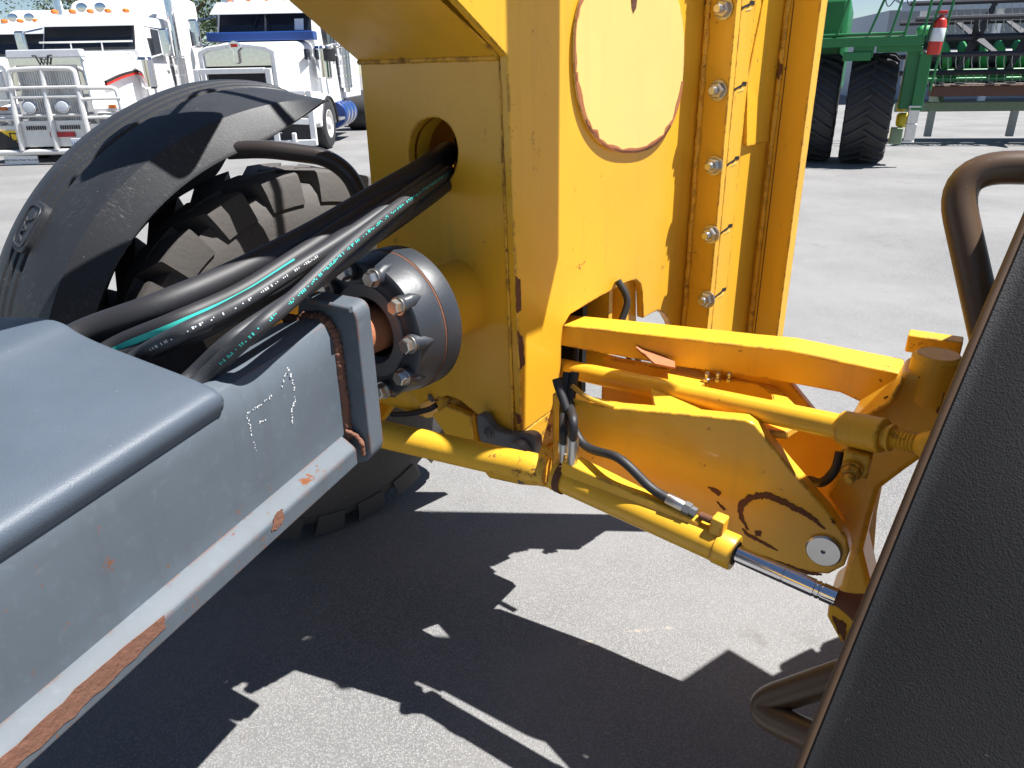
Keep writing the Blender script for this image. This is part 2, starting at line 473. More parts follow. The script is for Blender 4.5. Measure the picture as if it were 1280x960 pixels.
lift = onp(793, 8, oc+dF*.009, dF)
obj('lifting_slot', prism([onp(x, y, oc+dF*.0096, dF) for x, y in ((789, -6), (797, -6), (795, 10), (792, 16), (790, 9))], dF*.001), 'rust', cover, smooth=False)

# bolted strip B, plate C and the outer flange
eB = A(867, 200)
B0 = Vector((eB.x, eB.y, 0))
zb = A(866, 420).z - .02
Bp = vpl(B0, AF)
wB = (Bp(903, 200)-Bp(867, 200)).length
strip = obj('bolt_strip', prism([B0+UP*zb, B0+dF*wB+UP*zb, B0+dF*wB+UP*TZ, B0+UP*TZ], dA*.03), 'yellow', MR, bevel=.002)
weld('weld_seam', [B0+dF*.012+UP*zb-dA*.003, B0+dF*.012+UP*TZ-dA*.003], .010, 'yellow_worn', strip, 90, .3)
Cp = vpl(B0+dF*wB, AA)
eC = Cp(960, 200); sC = (Vector((eC.x, eC.y, 0))-(B0+dF*wB)).length
c0 = B0+dF*(wB-.002)+dA*.0305
# narrow leg of the angle with its slot, then the main plate
obj('angle_leg', prism([c0+UP*zb, c0+dA*.075+UP*zb, c0+dA*.075+UP*TZ, c0+UP*TZ], -dF*.02), 'yellow', strip, bevel=.0015)
c1 = c0+dA*.078-dF*.004
cplate = obj('side_plate', prism([c1+UP*zb, B0+dF*(wB-.006)+dA*sC+UP*zb, B0+dF*(wB-.006)+dA*sC+UP*TZ, c1+UP*TZ], -dF*.02), 'yellow', MR, bevel=.002)
# panel on the side plate; folds invented to shape a diagonal light-and-shade band
Cq = vpl(B0+dF*(wB-.006), AA)
pk = [Cq(938, -120), Cq(986, -120), Cq(968, 176), Cq(929, 182)]
def lf(p, h): return p+dF*h
bm = bmesh.new()
q = [Cq(x, y) for x, y in ((942, -120), (990, -120), (981, 70), (968, 176), (929, 182), (933, 98), (953, 0))]
hts = [.004, .030, .004, .003, .030, .004, .004]
for tri in ((0, 1, 2), (0, 2, 6), (6, 2, 5), (5, 2, 3), (5, 3, 4)):
    pass
v_ = [bm.verts.new(lf(p, h)) for p, h in zip(q, (.004, .011, .004, .004, .012, .004, .004))]
for tri in ((0, 6, 2, 1), (6, 5, 3, 2), (5, 4, 3)): bm.faces.new([v_[i] for i in tri])
w_ = [bm.verts.new(lf(p, -.004)) for p in q]
for i in range(7): bm.faces.new((v_[i], v_[(i+1) % 7], w_[(i+1) % 7], w_[i]))
obj('shade_fold_panel', bm, 'yellow', cplate, smooth=False)
for i, (x, y) in enumerate(((905, 11), (898, 113), (893, 207), (889, 293), (884, 374), (912, -95))):
    p = onp(x, y, B0-dA*.002, dA)
    p2 = Vector((p.x, p.y, p.z))
    hexbolt(p2, -dA, .0265, .024, .034, .020, 'nut', 'zinc', strip)
    # torn slot beside each nut, cut in the angle leg
    s0 = c0+dF*.0008; z0 = p.z
    pts = [s0+UP*(z0-.004), s0+dA*.018+UP*(z0+.004), s0+dA*.04+UP*(z0+.006), s0+dA*.045+UP*(z0+.012), s0+dA*.066+UP*(z0+.010), s0+dA*.067+UP*(z0+.021), s0+dA*.044+UP*(z0+.022), s0+dA*.038+UP*(z0+.014), s0+UP*(z0+.004)]
    obj('slot', prism(pts, dF*.0008), 'black', strip, smooth=False)
    obj('bare_spot', prism([s0+dA*.020+UP*(z0-.006), s0+dA*.05+UP*(z0-.002), s0+dA*.062+UP*(z0+.007), s0+dA*.036+UP*(z0+.0)], dF*.0006), 'yellow_pale', strip, smooth=False)
# outer flange
O0 = B0+dF*(wB-.002)+dA*sC
Op = vpl(O0, AF)
wO = (Op(1001, 200)-Op(960, 200)).length
zO = zb-.02
flange = obj('outer_flange', prism([O0-dF*.02+UP*zO, O0+dF*wO+UP*zO, O0+dF*wO+UP*TZ, O0-dF*.02+UP*TZ], dA*.05), 'yellow', MR, bevel=.002)
weld('weld_seam', [O0+dF*.010-dA*.004+UP*zO, O0+dF*.010-dA*.004+UP*TZ], .010, 'yellow_worn', flange, 90, .2)
obj('rust_line', prism([O0+dF*.026-dA*.0006+UP*zO, O0+dF*.029-dA*.0006+UP*zO, O0+dF*.029-dA*.0006+UP*TZ, O0+dF*.026-dA*.0006+UP*TZ], -dA*.0008), 'rust', flange, smooth=False)
for x, y, r in ((862, 262, 4), (858, 290, 3)): pass

# ---------------- lower ear of the tower, grey rocker link, grease pins
eP = K+dF*.02-dA*.012
E_ = vpl(eP, AF)
ear = obj('lower_ear', prism([A(655, 540), A(698, 506), A(707, 516), A(707, 548), A(694, 583), A(684, 560), A(668, 548)], -dF*.07), 'yellow_worn', MR, bevel=.006, seg=3)
G_ = vpl(K-dA*.035-dF*.05, 130)
rock = obj('rocker_link', prism(bez([G_(596, 520), G_(606, 522), G_(616, 536), G_(640, 543), G_(660, 542), G_(670, 552), G_(664, 574), G_(645, 578), G_(622, 568), G_(600, 550)], 40), az(40)*.035), 'steel_grey', MR, bevel=.004)
hexbolt(G_(612, 541), -az(40), .018, .016, .022, .01, 'pin', 'steel_grey', rock)
obj('roller', lathe([(0, 0), (.014, 0), (.014, .006), (.038, .006), (.040, .012), (.040, .04), (.0, .041)], G_(655, 562)-az(40)*.038, az(40), seg=28), 'steel_grey', rock)
# hidden lower body of the axle carrier under the tower
X_ = vpl(K+dA*.06-dF*.15, 124)
carrier = obj('axle_carrier', prism([X_(540, 494), X_(575, 500), X_(600, 520), X_(655, 548), X_(690, 560), X_(706, 600), X_(690, 612), X_(655, 605), X_(612, 590), X_(590, 560), X_(548, 520)], az(34)*.30), 'yellow_worn', MR, bevel=.008)
obj('hanger_plate', prism([X_(570, 500)-az(34)*.05, X_(600, 512)-az(34)*.05, X_(606, 560)-az(34)*.05, X_(630, 585)-az(34)*.05, X_(606, 575)-az(34)*.05, X_(575, 545)-az(34)*.05, X_(552, 512)-az(34)*.05], az(34)*.03), 'yellow', carrier, bevel=.004)
# small clamp plate with bolts on the lower cylinder end
Y_ = vpl(K+dA*.0-dF*.02, 124)
clampb = obj('clamp_plate', prism([Y_(610, 575), Y_(640, 580), Y_(684, 583), Y_(690, 600), Y_(660, 598), Y_(622, 590)], -az(34)*.05), 'yellow_worn', carrier, bevel=.004)
for x, y in ((625, 577), (664, 590)): hexbolt(Y_(x, y)-az(34)*.052, -az(34), .010, .012, .013, .0, 'bolt', 'steel_grey', carrier)
# loose hose stub and breather below the pivot flange
obj('breather_hose', tube(catmull([X_(490, 518), X_(512, 517), X_(535, 512), X_(546, 506)]), .011), 'hose_black', carrier)
obj('grease_fitting', lathe([(0, 0), (.010, 0), (.012, .02), (.006, .024), (.006, .035), (0, .036)], X_(541, 500), Vector((-.3, -.5, .8)), seg=12), 'steel_grey', carrier)

# ---------------- steering links and lower arm to the right wheel
AX = 122; dX = az(AX); dL = az(AX-90)
Pl_ = atz(1030, 687, 0.708); W_ = vpl(Pl_, AX)
Pu = atz(1120, 490, 1.052); U = vpl(A(704, 420)-dF*.07, AX)
upper = obj('upper_link', prism([U(690, 405), U(750, 411), U(840, 421), U(935, 432), U(985, 437), U(1060, 453), U(1124, 466), U(1128, 480), U(1095, 512), U(1050, 491), U(960, 474), U(830, 456), U(690, 430)], dL*.115), 'yellow', MR, bevel=.004)
obj('dirt_patch', prism([U(1030, 447)+UP*.0015+dL*.01, U(1060, 453)+UP*.0015+dL*.01, U(1075, 455)+UP*.0015+dL*.10, U(1045, 449)+UP*.0015+dL*.10], UP*.0008), 'rust', upper, smooth=False) if False else None
lug = obj('stop_block', box(U(1160, 462)+dL*.13+UP*.018, (.13, .055, .05), M=Matrix.Rotation(-R(AX-90), 3, 'Z')), 'yellow_worn', MR, bevel=.004)
t0, t1 = atz(690, 457, 0.880), atz(1098, 544, 1.021)
tie = obj('tie_rod', tube([t0, t0.lerp(t1, .5), t1], .031, seg=32), 'yellow', MR)
td = (t1-t0).normalized()
cl = obj('clamp', tube([t1-td*.075, t1+td*.012], .041, seg=28), 'yellow_worn', tie, bevel=.004)
obj('clamp_lug', box(t1-td*.03-UP*.062-dL*.012, (.058, .05, .06), M=Matrix.Rotation(-R(AX-90), 3, 'Z')), 'yellow_worn', tie, bevel=.006)
hexbolt(t1-td*.035-UP*.068-dL*.04, -dL+Vector((0, 0, -.3)), .021, .022, .024, .018, 'bolt', 'yellow_worn', tie)
obj('threaded_end', lathe([(.027, 0), (.027, .012), (.031, .014), (.031, .02), (.023, .022)]+[(.0235 if i % 2 else .0205, .024+.004*i) for i in range(14)]+[(.027, .082), (.036, .10), (.036, .15), (0, .16)], t1+td*.01, td, seg=24), 'yellow_worn', tie)
obj('ball_joint', lathe([(0, -.05), (.03, -.05), (.046, -.02), (.046, .02), (.03, .045), (.018, .05), (.018, .08), (0, .08)], t1+td*.17, UP, seg=24), 'yellow_worn', tie)
# right steering cylinder
y0, y1, y2 = atz(694, 592, 0.769), atz(921, 690, 0.726), atz(1052, 750, 0.708)
cd = (y2-y0).normalized(); y1 = y0+cd*((y1-y0).dot(cd))
LC = (y1-y0).length/SZ
cyl = obj('steering_cylinder', lathe([(0, 0), (.036, .0), (.047, .006), (.047, .03), (.043, .033), (.043, LC-.05), (.046, LC-.047), (.046, LC-.004), (.044, LC), (.031, LC), (.031, LC-.01), (0, LC-.01)], y0, cd, seg=48), 'yellow', MR)
obj('wiper_ring', lathe([(.0305, LC-.004), (.0305, LC+.003), (.024, LC+.003), (.024, LC-.004)], y0, cd, seg=40, closed=True), 'black', cyl)
LR = (y2-y0).length/SZ
rod = obj('piston_rod', lathe([(.0215, LC-.02), (.0215, LC+.12), (.0205, LC+.121), (.0205, LC+.123), (.0215, LC+.124), (.0215, LR-.062), (.0195, LR-.06), (.0195, LR-.057), (.0215, LR-.056), (.0215, LR-.05), (.0195, LR-.048), (.0195, LR-.045), (.0215, LR-.044), (.0215, LR-.012), (0, LR-.012)], y0, cd, seg=40), 'chrome', cyl)
obj('rod_eye', lathe([(.018, LR-.02), (.02, LR), (.026, LR+.02), (.04, LR+.05), (.04, LR+.10), (0, LR+.11)], y0, cd, seg=24), 'rust', cyl)
# tapered gland spine on top of the barrel and the port block with hose
pu_ = (UP-cd*cd.z).normalized(); ps_ = cd.cross(pu_).normalized()
sp0, sp1 = y0+cd*.03, y0+cd*(LC-.10)*SZ
bm = bmesh.new()
ra = [bm.verts.new(sp0+pu_*h+ps_*s) for s, h in ((-.028, .02), (.028, .02), (.026, .062), (-.026, .062))]
rb = [bm.verts.new(sp1+pu_*h+ps_*s) for s, h in ((-.014, .03), (.014, .03), (.012, .046), (-.012, .046))]
for i in range(4): bm.faces.new((ra[i], ra[(i+1) % 4], rb[(i+1) % 4], rb[i]))
bm.faces.new(ra[::-1]); bm.faces.new(rb)
obj('oil_gallery', bm, 'yellow', cyl, bevel=.004)
obj('rust_band', lathe([(.0476, .018), (.0478, .019), (.0478, .040), (.0476, .041)], y0, cd, seg=40), 'rust', cyl)
pb = y0+cd*(LC-.055)*SZ+pu_*.052
Mc = Matrix((cd, ps_, pu_)).transposed()
port = obj('port_block', box(pb, (.034, .04, .05), M=Mc), 'yellow_worn', cyl, bevel=.004)
hd = (pb+pu_*.005-cd*.06)
fq = pb+pu_*.012-cd*.125
hp = [W_(700, 470)-dL*.02, W_(708, 486)-dL*.03, W_(742, 540)-dL*.065, fq-cd*.13+pu_*.050, fq-cd*.045+pu_*.010, fq]
ho = obj('cylinder_hose', tube(catmull(hp+[hd-cd*.045+pu_*.002]), .0125, seg=16), 'hose_black', MR)
fe = hp[-1]; fd = (hd-fe).normalized()
obj('ferrule', lathe([(.0, 0), (.0155, 0), (.0165, .004), (.0165, .045), (.014, .05), (0, .05)], fe, (hd-fe), seg=20), 'zinc', ho)
obj('swivel_nut', lathe([(0, .048), (.018, .048), (.018, .066), (.014, .068), (.014, .082), (0, .084)], fe, (hd-fe), seg=6), 'steel_grey', ho)
obj('port_elbow', tube([fe+fd*.08, pb+pu_*.004], .010), 'rust', ho)
# pair of ferruled hoses standing on the cylinder base
for i, (dx, h_) in enumerate(((.0, .06), (.034, .10))):
    b_ = y0+cd*(.02+dx)+pu_*.045+ps_*(.012*i)
    hh = obj('base_hose', tube(catmull([b_+UP*h_*.6, b_+UP*(h_+.03), W_(706+8*i, 505)-dL*.005, W_(702+10*i, 470)+dL*.03]), .013), 'hose_black', MR)
    obj('ferrule', lathe([(0, 0), (.014, 0), (.014, .03), (.017, .032), (.017, h_*.5), (.0165, h_*.5+.002), (.0165, h_), (.014, h_+.004), (0, h_+.004)], b_, UP, seg=18), 'zinc', hh)
# left steering cylinder running back behind the grey plate
l1 = y0-dX*.02; lz = atz(470, 541, 0.795)
ld = (lz-l1).normalized()
obj('left_cylinder', lathe([(0, -.02), (.042, -.02), (.045, 0), (.045, .05), (.043, .054), (.043, .62), (0, .62)], l1+ld*.02, ld, seg=40), 'yellow_worn', MR)

# lower arm: front plate, top plate, back plate
arm_pts = [(690, 492), (720, 500), (770, 510), (850, 517), (931, 525), (944, 531), (985, 582), (1038, 643), (1058, 672), (1062, 690), (1055, 708), (1036, 718), (1012, 717), (960, 703), (915, 692), (840, 680), (690, 610)]
arm = obj('lower_arm', prism([W_(*p) for p in arm_pts], dL*.045), 'yellow', MR, bevel=.005, seg=3)
obj('rear_plate', prism([W_(*p)+dL*.30 for p in arm_pts], dL*.03), 'yellow', arm, bevel=.004)
obj('pivot_pin', lathe([(0, .004), (.006, .004), (.006, .012), (.040, .012), (.044, .008), (.044, -.05), (0, -.05)], Pl_, -dL, seg=40), 'stainless', arm)
obj('belly_plate', prism([W_(690, 608)+dL*.046, W_(1000, 712)+dL*.046, W_(1000, 712)+dL*.30, W_(690, 608)+dL*.30], UP*.02), 'yellow_worn', arm)  # closing plate added so the arm's ground shadow is solid
zt = W_(850, 517).z-.012
pt = lambda x, y: atz(x, y, zt)
hcx = pt(918, 492)
fe_ = lambda x: Vector(((W_(x, 518)+dL*.02).x, (W_(x, 518)+dL*.02).y, zt))
tp = [fe_(815), fe_(870), fe_(925), pt(985, 540), pt(1012, 522), pt(972, 484), pt(955, 477), pt(850, 458), pt(838, 462), pt(812, 476)]
top = obj('arm_top_plate', prism(tp, -UP*.022, holes=[[hcx+Vector((.105*SZ*math.cos(q), .105*SZ*math.sin(q), 0)) for q in [k*math.pi/18 for k in range(36)]]]), 'yellow', arm, bevel=.003)
obj('hole_ring', lathe([(.103, -.002), (.103, -.07), (.112, -.07), (.112, -.002)], hcx, UP, seg=40, closed=True), 'yellow', arm)
for x in (883, 897, 911):
    obj('grease_nipple', lathe([(0, 0), (.011, 0), (.011, .008), (.006, .010), (.006, .016), (.008, .018), (.008, .024), (.004, .030), (0, .031)], pt(x, 477)+UP*.001, UP, seg=6), 'zinc', arm)
wb = obj('brass_strip', prism([pt(795, 452)+UP*.05, pt(842, 466)+UP*.03, pt(843, 475)+UP*.03, pt(818, 470)+UP*.03, pt(794, 458)+UP*.05], UP*.006), 'rust_orange', arm, smooth=False)
# fabricated lip at the inner end, tube stops
obj('edge_strip', tube(catmull([W_(715, 482), W_(735, 497), W_(768, 509)])[::2], .007, seg=8), 'yellow', arm)
# rust marks around the pin
def band(pl, pts, wd, nrm, parent, mat='rust'):
    P = [pl(x, y) for x, y in pts]; P = catmull(P, 10); nn = Vector(nrm).normalized(); o1 = []; o2 = []
    for i, p in enumerate(P):
        d = (P[min(i+1, len(P)-1)]-P[max(i-1, 0)]).normalized(); s = nn.cross(d)
        tt = math.sin(math.pi*min(max(i/(len(P)-1), .04), .96))**.5
        o1.append(p+nn*.0008+s*wd*tt*(.55+.9*random.random()*.6)); o2.append(p+nn*.0008-s*wd*tt*(.45+.9*random.random()*.6))
    b_ = bmesh.new()
    A_ = [b_.verts.new(q) for q in o1]; B_ = [b_.verts.new(q) for q in o2]
    A2 = [b_.verts.new(q+nn*.001) for q in o1]; B2 = [b_.verts.new(q+nn*.001) for q in o2]
    for i in range(len(P)-1):
        b_.faces.new((A2[i], A2[i+1], B2[i+1], B2[i])); b_.faces.new((A_[i], A_[i+1], A2[i+1], A2[i])); b_.faces.new((B_[i], B2[i], B2[i+1], B_[i+1]))
    return obj('rust_mark', b_, mat, parent, smooth=False)
band(W_, [(935, 662), (927, 645), (928, 630), (944, 621), (965, 621), (990, 633), (1012, 645), (1031, 661)], .0105, -dL, arm)
band(W_, [(928, 660), (935, 668), (950, 676), (972, 688)], .006, -dL, arm)
band(W_, [(918, 676), (935, 690), (970, 703), (1005, 715), (1028, 718)], .008, -dL, arm)
for pts in ([(885, 608), (893, 609), (902, 615), (899, 620), (890, 614)], [(944, 664), (952, 663), (951, 670), (945, 670)], [(895, 626), (899, 628), (908, 637), (905, 638)], [(1038, 648), (1042, 650), (1044, 655), (1040, 653)]):
    patch(W_, pts, 'rust', arm, -dL, 1.6)
# steering knuckle
kn_pts = [(1128, 466), (1178, 470), (1192, 500), (1172, 560), (1132, 588), (1100, 612), (1088, 650), (1078, 690), (1090, 740), (1085, 765), (1052, 808), (1033, 772), (1036, 745), (1050, 735), (1062, 690), (1050, 650), (1029, 618), (1046, 592), (1049, 552), (1066, 522), (1112, 495)]
Kn = vpl(Pl_+dL*.10, AX)
knuckle = obj('steering_knuckle', prism([Kn(*p) for p in kn_pts], dL*.13), 'yellow', MR, bevel=.012, seg=3)
obj('rib', prism([Kn(1066, 522), Kn(1112, 495), Kn(1128, 468), Kn(1130, 474), Kn(1116, 499), Kn(1072, 526)], -dL*.035), 'yellow', knuckle, bevel=.003)
obj('upper_boss', lathe([(0, -.06), (.05, -.06), (.055, -.05), (.055, .05), (.045, .06), (0, .06)], Kn(1165, 480)+dL*.04, UP, seg=32), 'yellow_worn', knuckle)
patch(Kn, [(1150, 470), (1178, 474), (1180, 505), (1172, 520), (1168, 490), (1155, 478)], 'rust', knuckle, -dL, 3)
patch(Kn, [(1040, 770), (1060, 780), (1055, 800), (1046, 785)], 'rust', knuckle, -dL, 3)
patch(Kn, [(1058, 755), (1080, 752), (1078, 768), (1062, 772)], 'rust', knuckle, -dL, 3)
patch(Kn, [(1105, 497), (1110, 494), (1109, 502)], 'rust', knuckle, -dL, 1)
# invented pale blade, standing for lit ground and a whitish streak behind the knuckle
Gb = vpl(Pl_+dL*.26+dX*.02, 100)
obj('lit_streak_blade', prism([Gb(1100, 585), Gb(1104, 600), Gb(1096, 640), Gb(1092, 690), Gb(1084, 720), Gb(1068, 720), Gb(1066, 690), Gb(1078, 650), Gb(1090, 615)], dL*.012), 'bar_alloy', knuckle, bevel=.003)
# hoses under the upper link, inside the frame
for nm, pts in (('frame_hose', [U(735, 372)+dL*.2, U(748, 400)+dL*.2, U(745, 440)+dL*.16, U(772, 480)+dL*.14, U(800, 503)+dL*.12]),
                ('frame_hose', [U(770, 430)+dL*.2, U(766, 460)+dL*.2, U(762, 500)+dL*.18]),
                ('frame_hose', [U(700, 440)+dL*.1, U(708, 480)+dL*.05, U(712, 520)+dL*.02]),
                ('brake_hose', [Kn(1010, 605)+dL*.02, Kn(1030, 598)-dL*.02, Kn(1046, 582)-dL*.02, Kn(1050, 565)])):
    obj(nm, tube(catmull(pts), .012, seg=12), 'hose_black', MR)

# ---------------- pivot flange between beam and tower
fa = az(37)
fc = atd(462, 413, 1.775)
fl_body = obj('pivot_flange', lathe([(.085, .02), (.105, .0), (.125, -.002), (.188, .0), (.197, .006), (.209, .060), (.212, .080), (.212, .089), (.206, .0895), (.206, .095), (.214, .096), (.216, .100), (.216, .155), (.208, .165), (.13, .17)], fc, fa, seg=96), 'grey_dark', MR)
obj('gasket_line', lathe([(.2075, .089), (.2128, .0895), (.2128, .0955), (.2075, .0955)], fc, fa, seg=96), 'rust', fl_body)
fu, fv, _ = frame(fa)
for k in range(10):
    q = 2*math.pi*(k-.02)/10
    d_ = fu*math.cos(q)+fv*math.sin(q); pb_ = fc+d_*.176*SZ
    # boss under each bolt fading out into the cone
    obj('bolt_boss', tube([pb_-fa*.014, pb_+fa*.004, pb_+d_*.014+fa*.020, pb_+d_*.022+fa*.042], .026, seg=18, radii=[.027, .027, .021, .006]), 'grey_dark', fl_body)
    hexbolt(pb_-fa*.014, -fa, .0215, .026, .026, 0, 'bolt', 'zinc', fl_body)
obj('seal_ring', lathe([(.10, .004), (.10, -.004), (.138, -.006), (.14, .004)], fc, fa, seg=64), 'steel_grey', fl_body)
obj('bore', lathe([(.10, .004), (.10, .07), (0, .07)], fc, fa, seg=48), 'black', fl_body)
obj('pivot_shaft', lathe([(0, -.16), (.070, -.16), (.074, -.08), (.066, -.05), (.066, .06)], fc, fa, seg=32), 'rust_orange', MR)
obj('pivot_neck', lathe([(.118, .10), (.118, .45), (.0, .46)], fc, fa, seg=48), 'yellow', MR)

# ---------------- grey beam with end plate, ledge and lid
BA = 26; dB = az(BA); dU = az(BA+90)
bdir = ray(1146, -61).normalized()                # runs away from the viewer and slightly up
Pe = atd(452, 480, 1.566)
Ep = vpl(Pe, BA+90)
def rounded(pts, r, n=5): 
    P = [Vector(p) for p in pts]; Q = fillet([P[-1].lerp(P[0], .5)]+P+[P[-1].lerp(P[0], .5)], r, n); return Q[:-1]
eplate = obj('end_plate', prism(rounded([Ep(372, 372), Ep(444, 385), Ep(465, 576), Ep(372, 590)], .03), bdir*.06), 'grey_paint', MR, bevel=.003)
obj('locking_pin', tube([Ep(388, 376)-bdir*.006+UP*.004, Ep(441, 388)-bdir*.006+UP*.004], .008), 'grey_paint', eplate)
sec = [Ep(x, y) for x, y in ((372, 398), (388, 394), (402, 395), (413, 402), (421, 416), (426, 440), (430, 475), (435, 520), (438, 545), (444, 560))]
lw = -dU*.34
secL = [sec[-1]-dU*.10, sec[0]-dU*.05-UP*.05, sec[0]-dU*.045-UP*.012]
BL = 2.0
beam = obj('frame_beam', prism([p-bdir*.012 for p in sec+secL], -bdir*BL), 'grey_paint', MR)
weld('weld_bead', [p-bdir*.008 for p in ([sec[0]-dU*.03]+sec[:9])], .013, 'weld_rust', beam, 14, .28)
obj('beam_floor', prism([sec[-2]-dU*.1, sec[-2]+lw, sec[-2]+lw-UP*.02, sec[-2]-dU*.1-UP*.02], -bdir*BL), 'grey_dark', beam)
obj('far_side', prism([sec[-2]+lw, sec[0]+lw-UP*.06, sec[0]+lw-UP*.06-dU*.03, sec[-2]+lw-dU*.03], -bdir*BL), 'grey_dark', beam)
# bottom ledge (angle bar)
led = [Ep(436, 536), Ep(443, 541), Ep(452, 549), Ep(455, 553), Ep(457, 571), Ep(448, 576), Ep(434, 572)]
ledge = obj('bottom_ledge', prism([p-bdir*.03 for p in led], -bdir*(BL-.02)), 'grey_worn', beam, bevel=.003)
weld('weld_bead', [Ep(438, 533)-bdir*.02, Ep(448, 541)-bdir*.01, Ep(456, 552)-bdir*.01, Ep(457, 566)-bdir*.01], .007, 'weld_rust', ledge, 8, .25)
# rust worn patches along the ledge edge face and lip
n_out = dU
lp = lambda x, y: onp(x, y, Ep(456, 562)-bdir*.03, (Ep(457, 571)-Ep(455, 553)).cross(bdir).normalized())
nl = (Ep(457, 571)-Ep(455, 553)).cross(bdir).normalized()
if nl.dot(CP-Pe) < 0: nl = -nl
lt = (Ep(452, 549)-Ep(443, 541)).cross(bdir).normalized()
if lt.z < 0: lt = -lt
lq = lambda x, y: onp(x, y, Ep(448, 545)-bdir*.03, lt)
patch(lp, [(345, 640), (353, 636), (355, 647), (346, 662), (338, 664)], 'weld_rust', ledge, nl, 2)
patch(lp, [(204, 770), (207, 784), (140, 850), (80, 905), (0, 976), (-40, 1000), (-40, 985), (60, 893), (140, 820)], 'weld_rust', ledge, nl, 3)
# chalk marks on the beam side
sn = (Ep(435, 520)-Ep(426, 440)).cross(bdir).normalized()
if sn.dot(CP-Pe) < 0: sn = -sn
bs = lambda x, y: onp(x, y, Ep(430, 475)-bdir*.012, sn)
def chalk(pts, wd=.0022):
    P = []
    for (x0, y0_), (x1, y1_) in zip(pts, pts[1:]):
        n_ = max(2, int(math.hypot(x1-x0, y1_-y0_)/1.6))
        for k in range(n_): P.append((x0+(x1-x0)*k/n_, y0_+(y1_-y0_)*k/n_))
    b_ = bmesh.new()
    for x, y in P:
        if random.random() < .38: continue
        x += random.uniform(-.9, .9); y += random.uniform(-.9, .9)
        s = random.uniform(.5, 1.5)
        qs = [bs(x+s*math.cos(a)*.8, y+s*1.1*math.sin(a))+sn*.0012 for a in [random.random()*.9+i*1.5 for i in range(4)]]
        b_.faces.new([b_.verts.new(v) for v in qs])
    o_ = obj('chalk_mark', b_, 'chalk', beam, smooth=False); o_['kind'] = 'stuff'; return o_
chalk([(308, 517), (311, 530), (316, 550), (321, 566)]); chalk([(307, 518), (322, 508), (340, 494)]); chalk([(352, 484), (355, 470), (359, 460), (363, 466), (367, 485), (369, 500), (364, 512), (366, 532)]); chalk([(319, 530), (334, 524)])
# the lid: a crowned moulded cover swept along the beam
Pc = bs(277, 512)+dU*.034
Lp = vpl(Pc, BA+90)
prof = [Lp(x, y) for x, y in ((275.5, 516), (277.5, 509), (278, 501), (275, 492), (268, 485), (254, 478), (232, 468.5), (160, 441), (120, 425), (96, 413), (84, 405), (72, 400), (55, 396.5), (30, 395), (-20, 396), (-80, 402), (-120, 420))]
prof = catmull(prof, 3)
bm = bmesh.new(); rings = []
for j, s in enumerate((0, .004, .012, .03, .1, .3, .6, .9, 1.2, 1.5)):
    rings.append([])
    for i, p in enumerate(prof):
        drop = (.010 if j == 0 else .004 if j == 1 else .001 if j == 2 else 0)
        rings[-1].append(bm.verts.new(p-bdir*s-UP*drop*min(1, i/14)))
fr = [bm.verts.new(p-bdir*.004-UP*(.010*min(1, i/14)+.028*min(1, max(0, (i-14)/14)))) for i, p in enumerate(prof)]
for a, b_ in zip([fr]+rings, rings):
    for k in range(len(prof)-1): bm.faces.new((a[k], a[k+1], b_[k+1], b_[k]))
lid = obj('lid', bm, 'lid_plastic', MR, wn=False)
sm = lid.modifiers.new('thick', 'SOLIDIFY'); sm.thickness = .006; sm.offset = 0

# ---------------- hoses from the beam into the tower
def pp(*l): return [atd(x, y, d) for x, y, d in l]
def hose(pts, r, mat): 
    P = catmull(pp(*pts), 10)
    return obj('hydraulic_hose', tube(P, r, seg=20), mat, MR, wn=False), P
def hs(first, rest, r, mat):
    """first: photo points just ahead of the lid's front edge; the hose then dives under the lid"""
    Q = [onp(x, y, Pc+bdir*(.03+.02*k), dB) for k, (x, y) in enumerate(first)]
    P = catmull([Q[0]-bdir*.28-UP*.09, Q[0]-bdir*.10-UP*.025]+Q+pp(*rest), 10)
    return obj('hydraulic_hose', tube(P, r, seg=20), mat, MR, wn=False), P
H1, P1 = hs([(100, 420)], [(200, 383, 1.653), (300, 340, 1.723), (400, 288, 1.827), (470, 246, 1.931), (525, 214, 2.053), (560, 190, 2.262)], .036, 'hose_black')
H2, P2 = hs([(172, 446)], [(230, 414, 1.444), (300, 380, 1.514), (370, 336, 1.601), (430, 298, 1.696), (500, 250, 1.844), (550, 212, 2.088)], .019, 'hose_grey')
H3, P3 = hs([(252, 474)], [(320, 412, 1.392), (370, 370, 1.470), (425, 318, 1.583), (470, 280, 1.696), (515, 246, 1.844), (562, 214, 2.105)], .0185, 'hose_grey')
H4, P4 = hs([(240, 470)], [(290, 424, 1.427), (340, 390, 1.496), (385, 360, 1.583), (450, 312, 1.714), (520, 250, 1.914), (560, 214, 2.131)], .018, 'hose_grey')
H5, P5 = hs([(140, 436)], [(220, 402, 1.549), (300, 366, 1.618), (370, 322, 1.714), (450, 270, 1.844), (530, 220, 2.053), (560, 200, 2.262)], .024, 'hose_black')
H6, P6 = hose([(300, 400, 1.653), (400, 334, 1.740), (470, 294, 1.827), (530, 252, 1.931), (572, 220, 2.140)], .022, 'hose_black')
H7, P7 = hs([(150, 450)], [(250, 410, 1.531), (350, 354, 1.653), (440, 292, 1.775), (520, 238, 1.958), (556, 206, 2.175)], .028, 'hose_black')
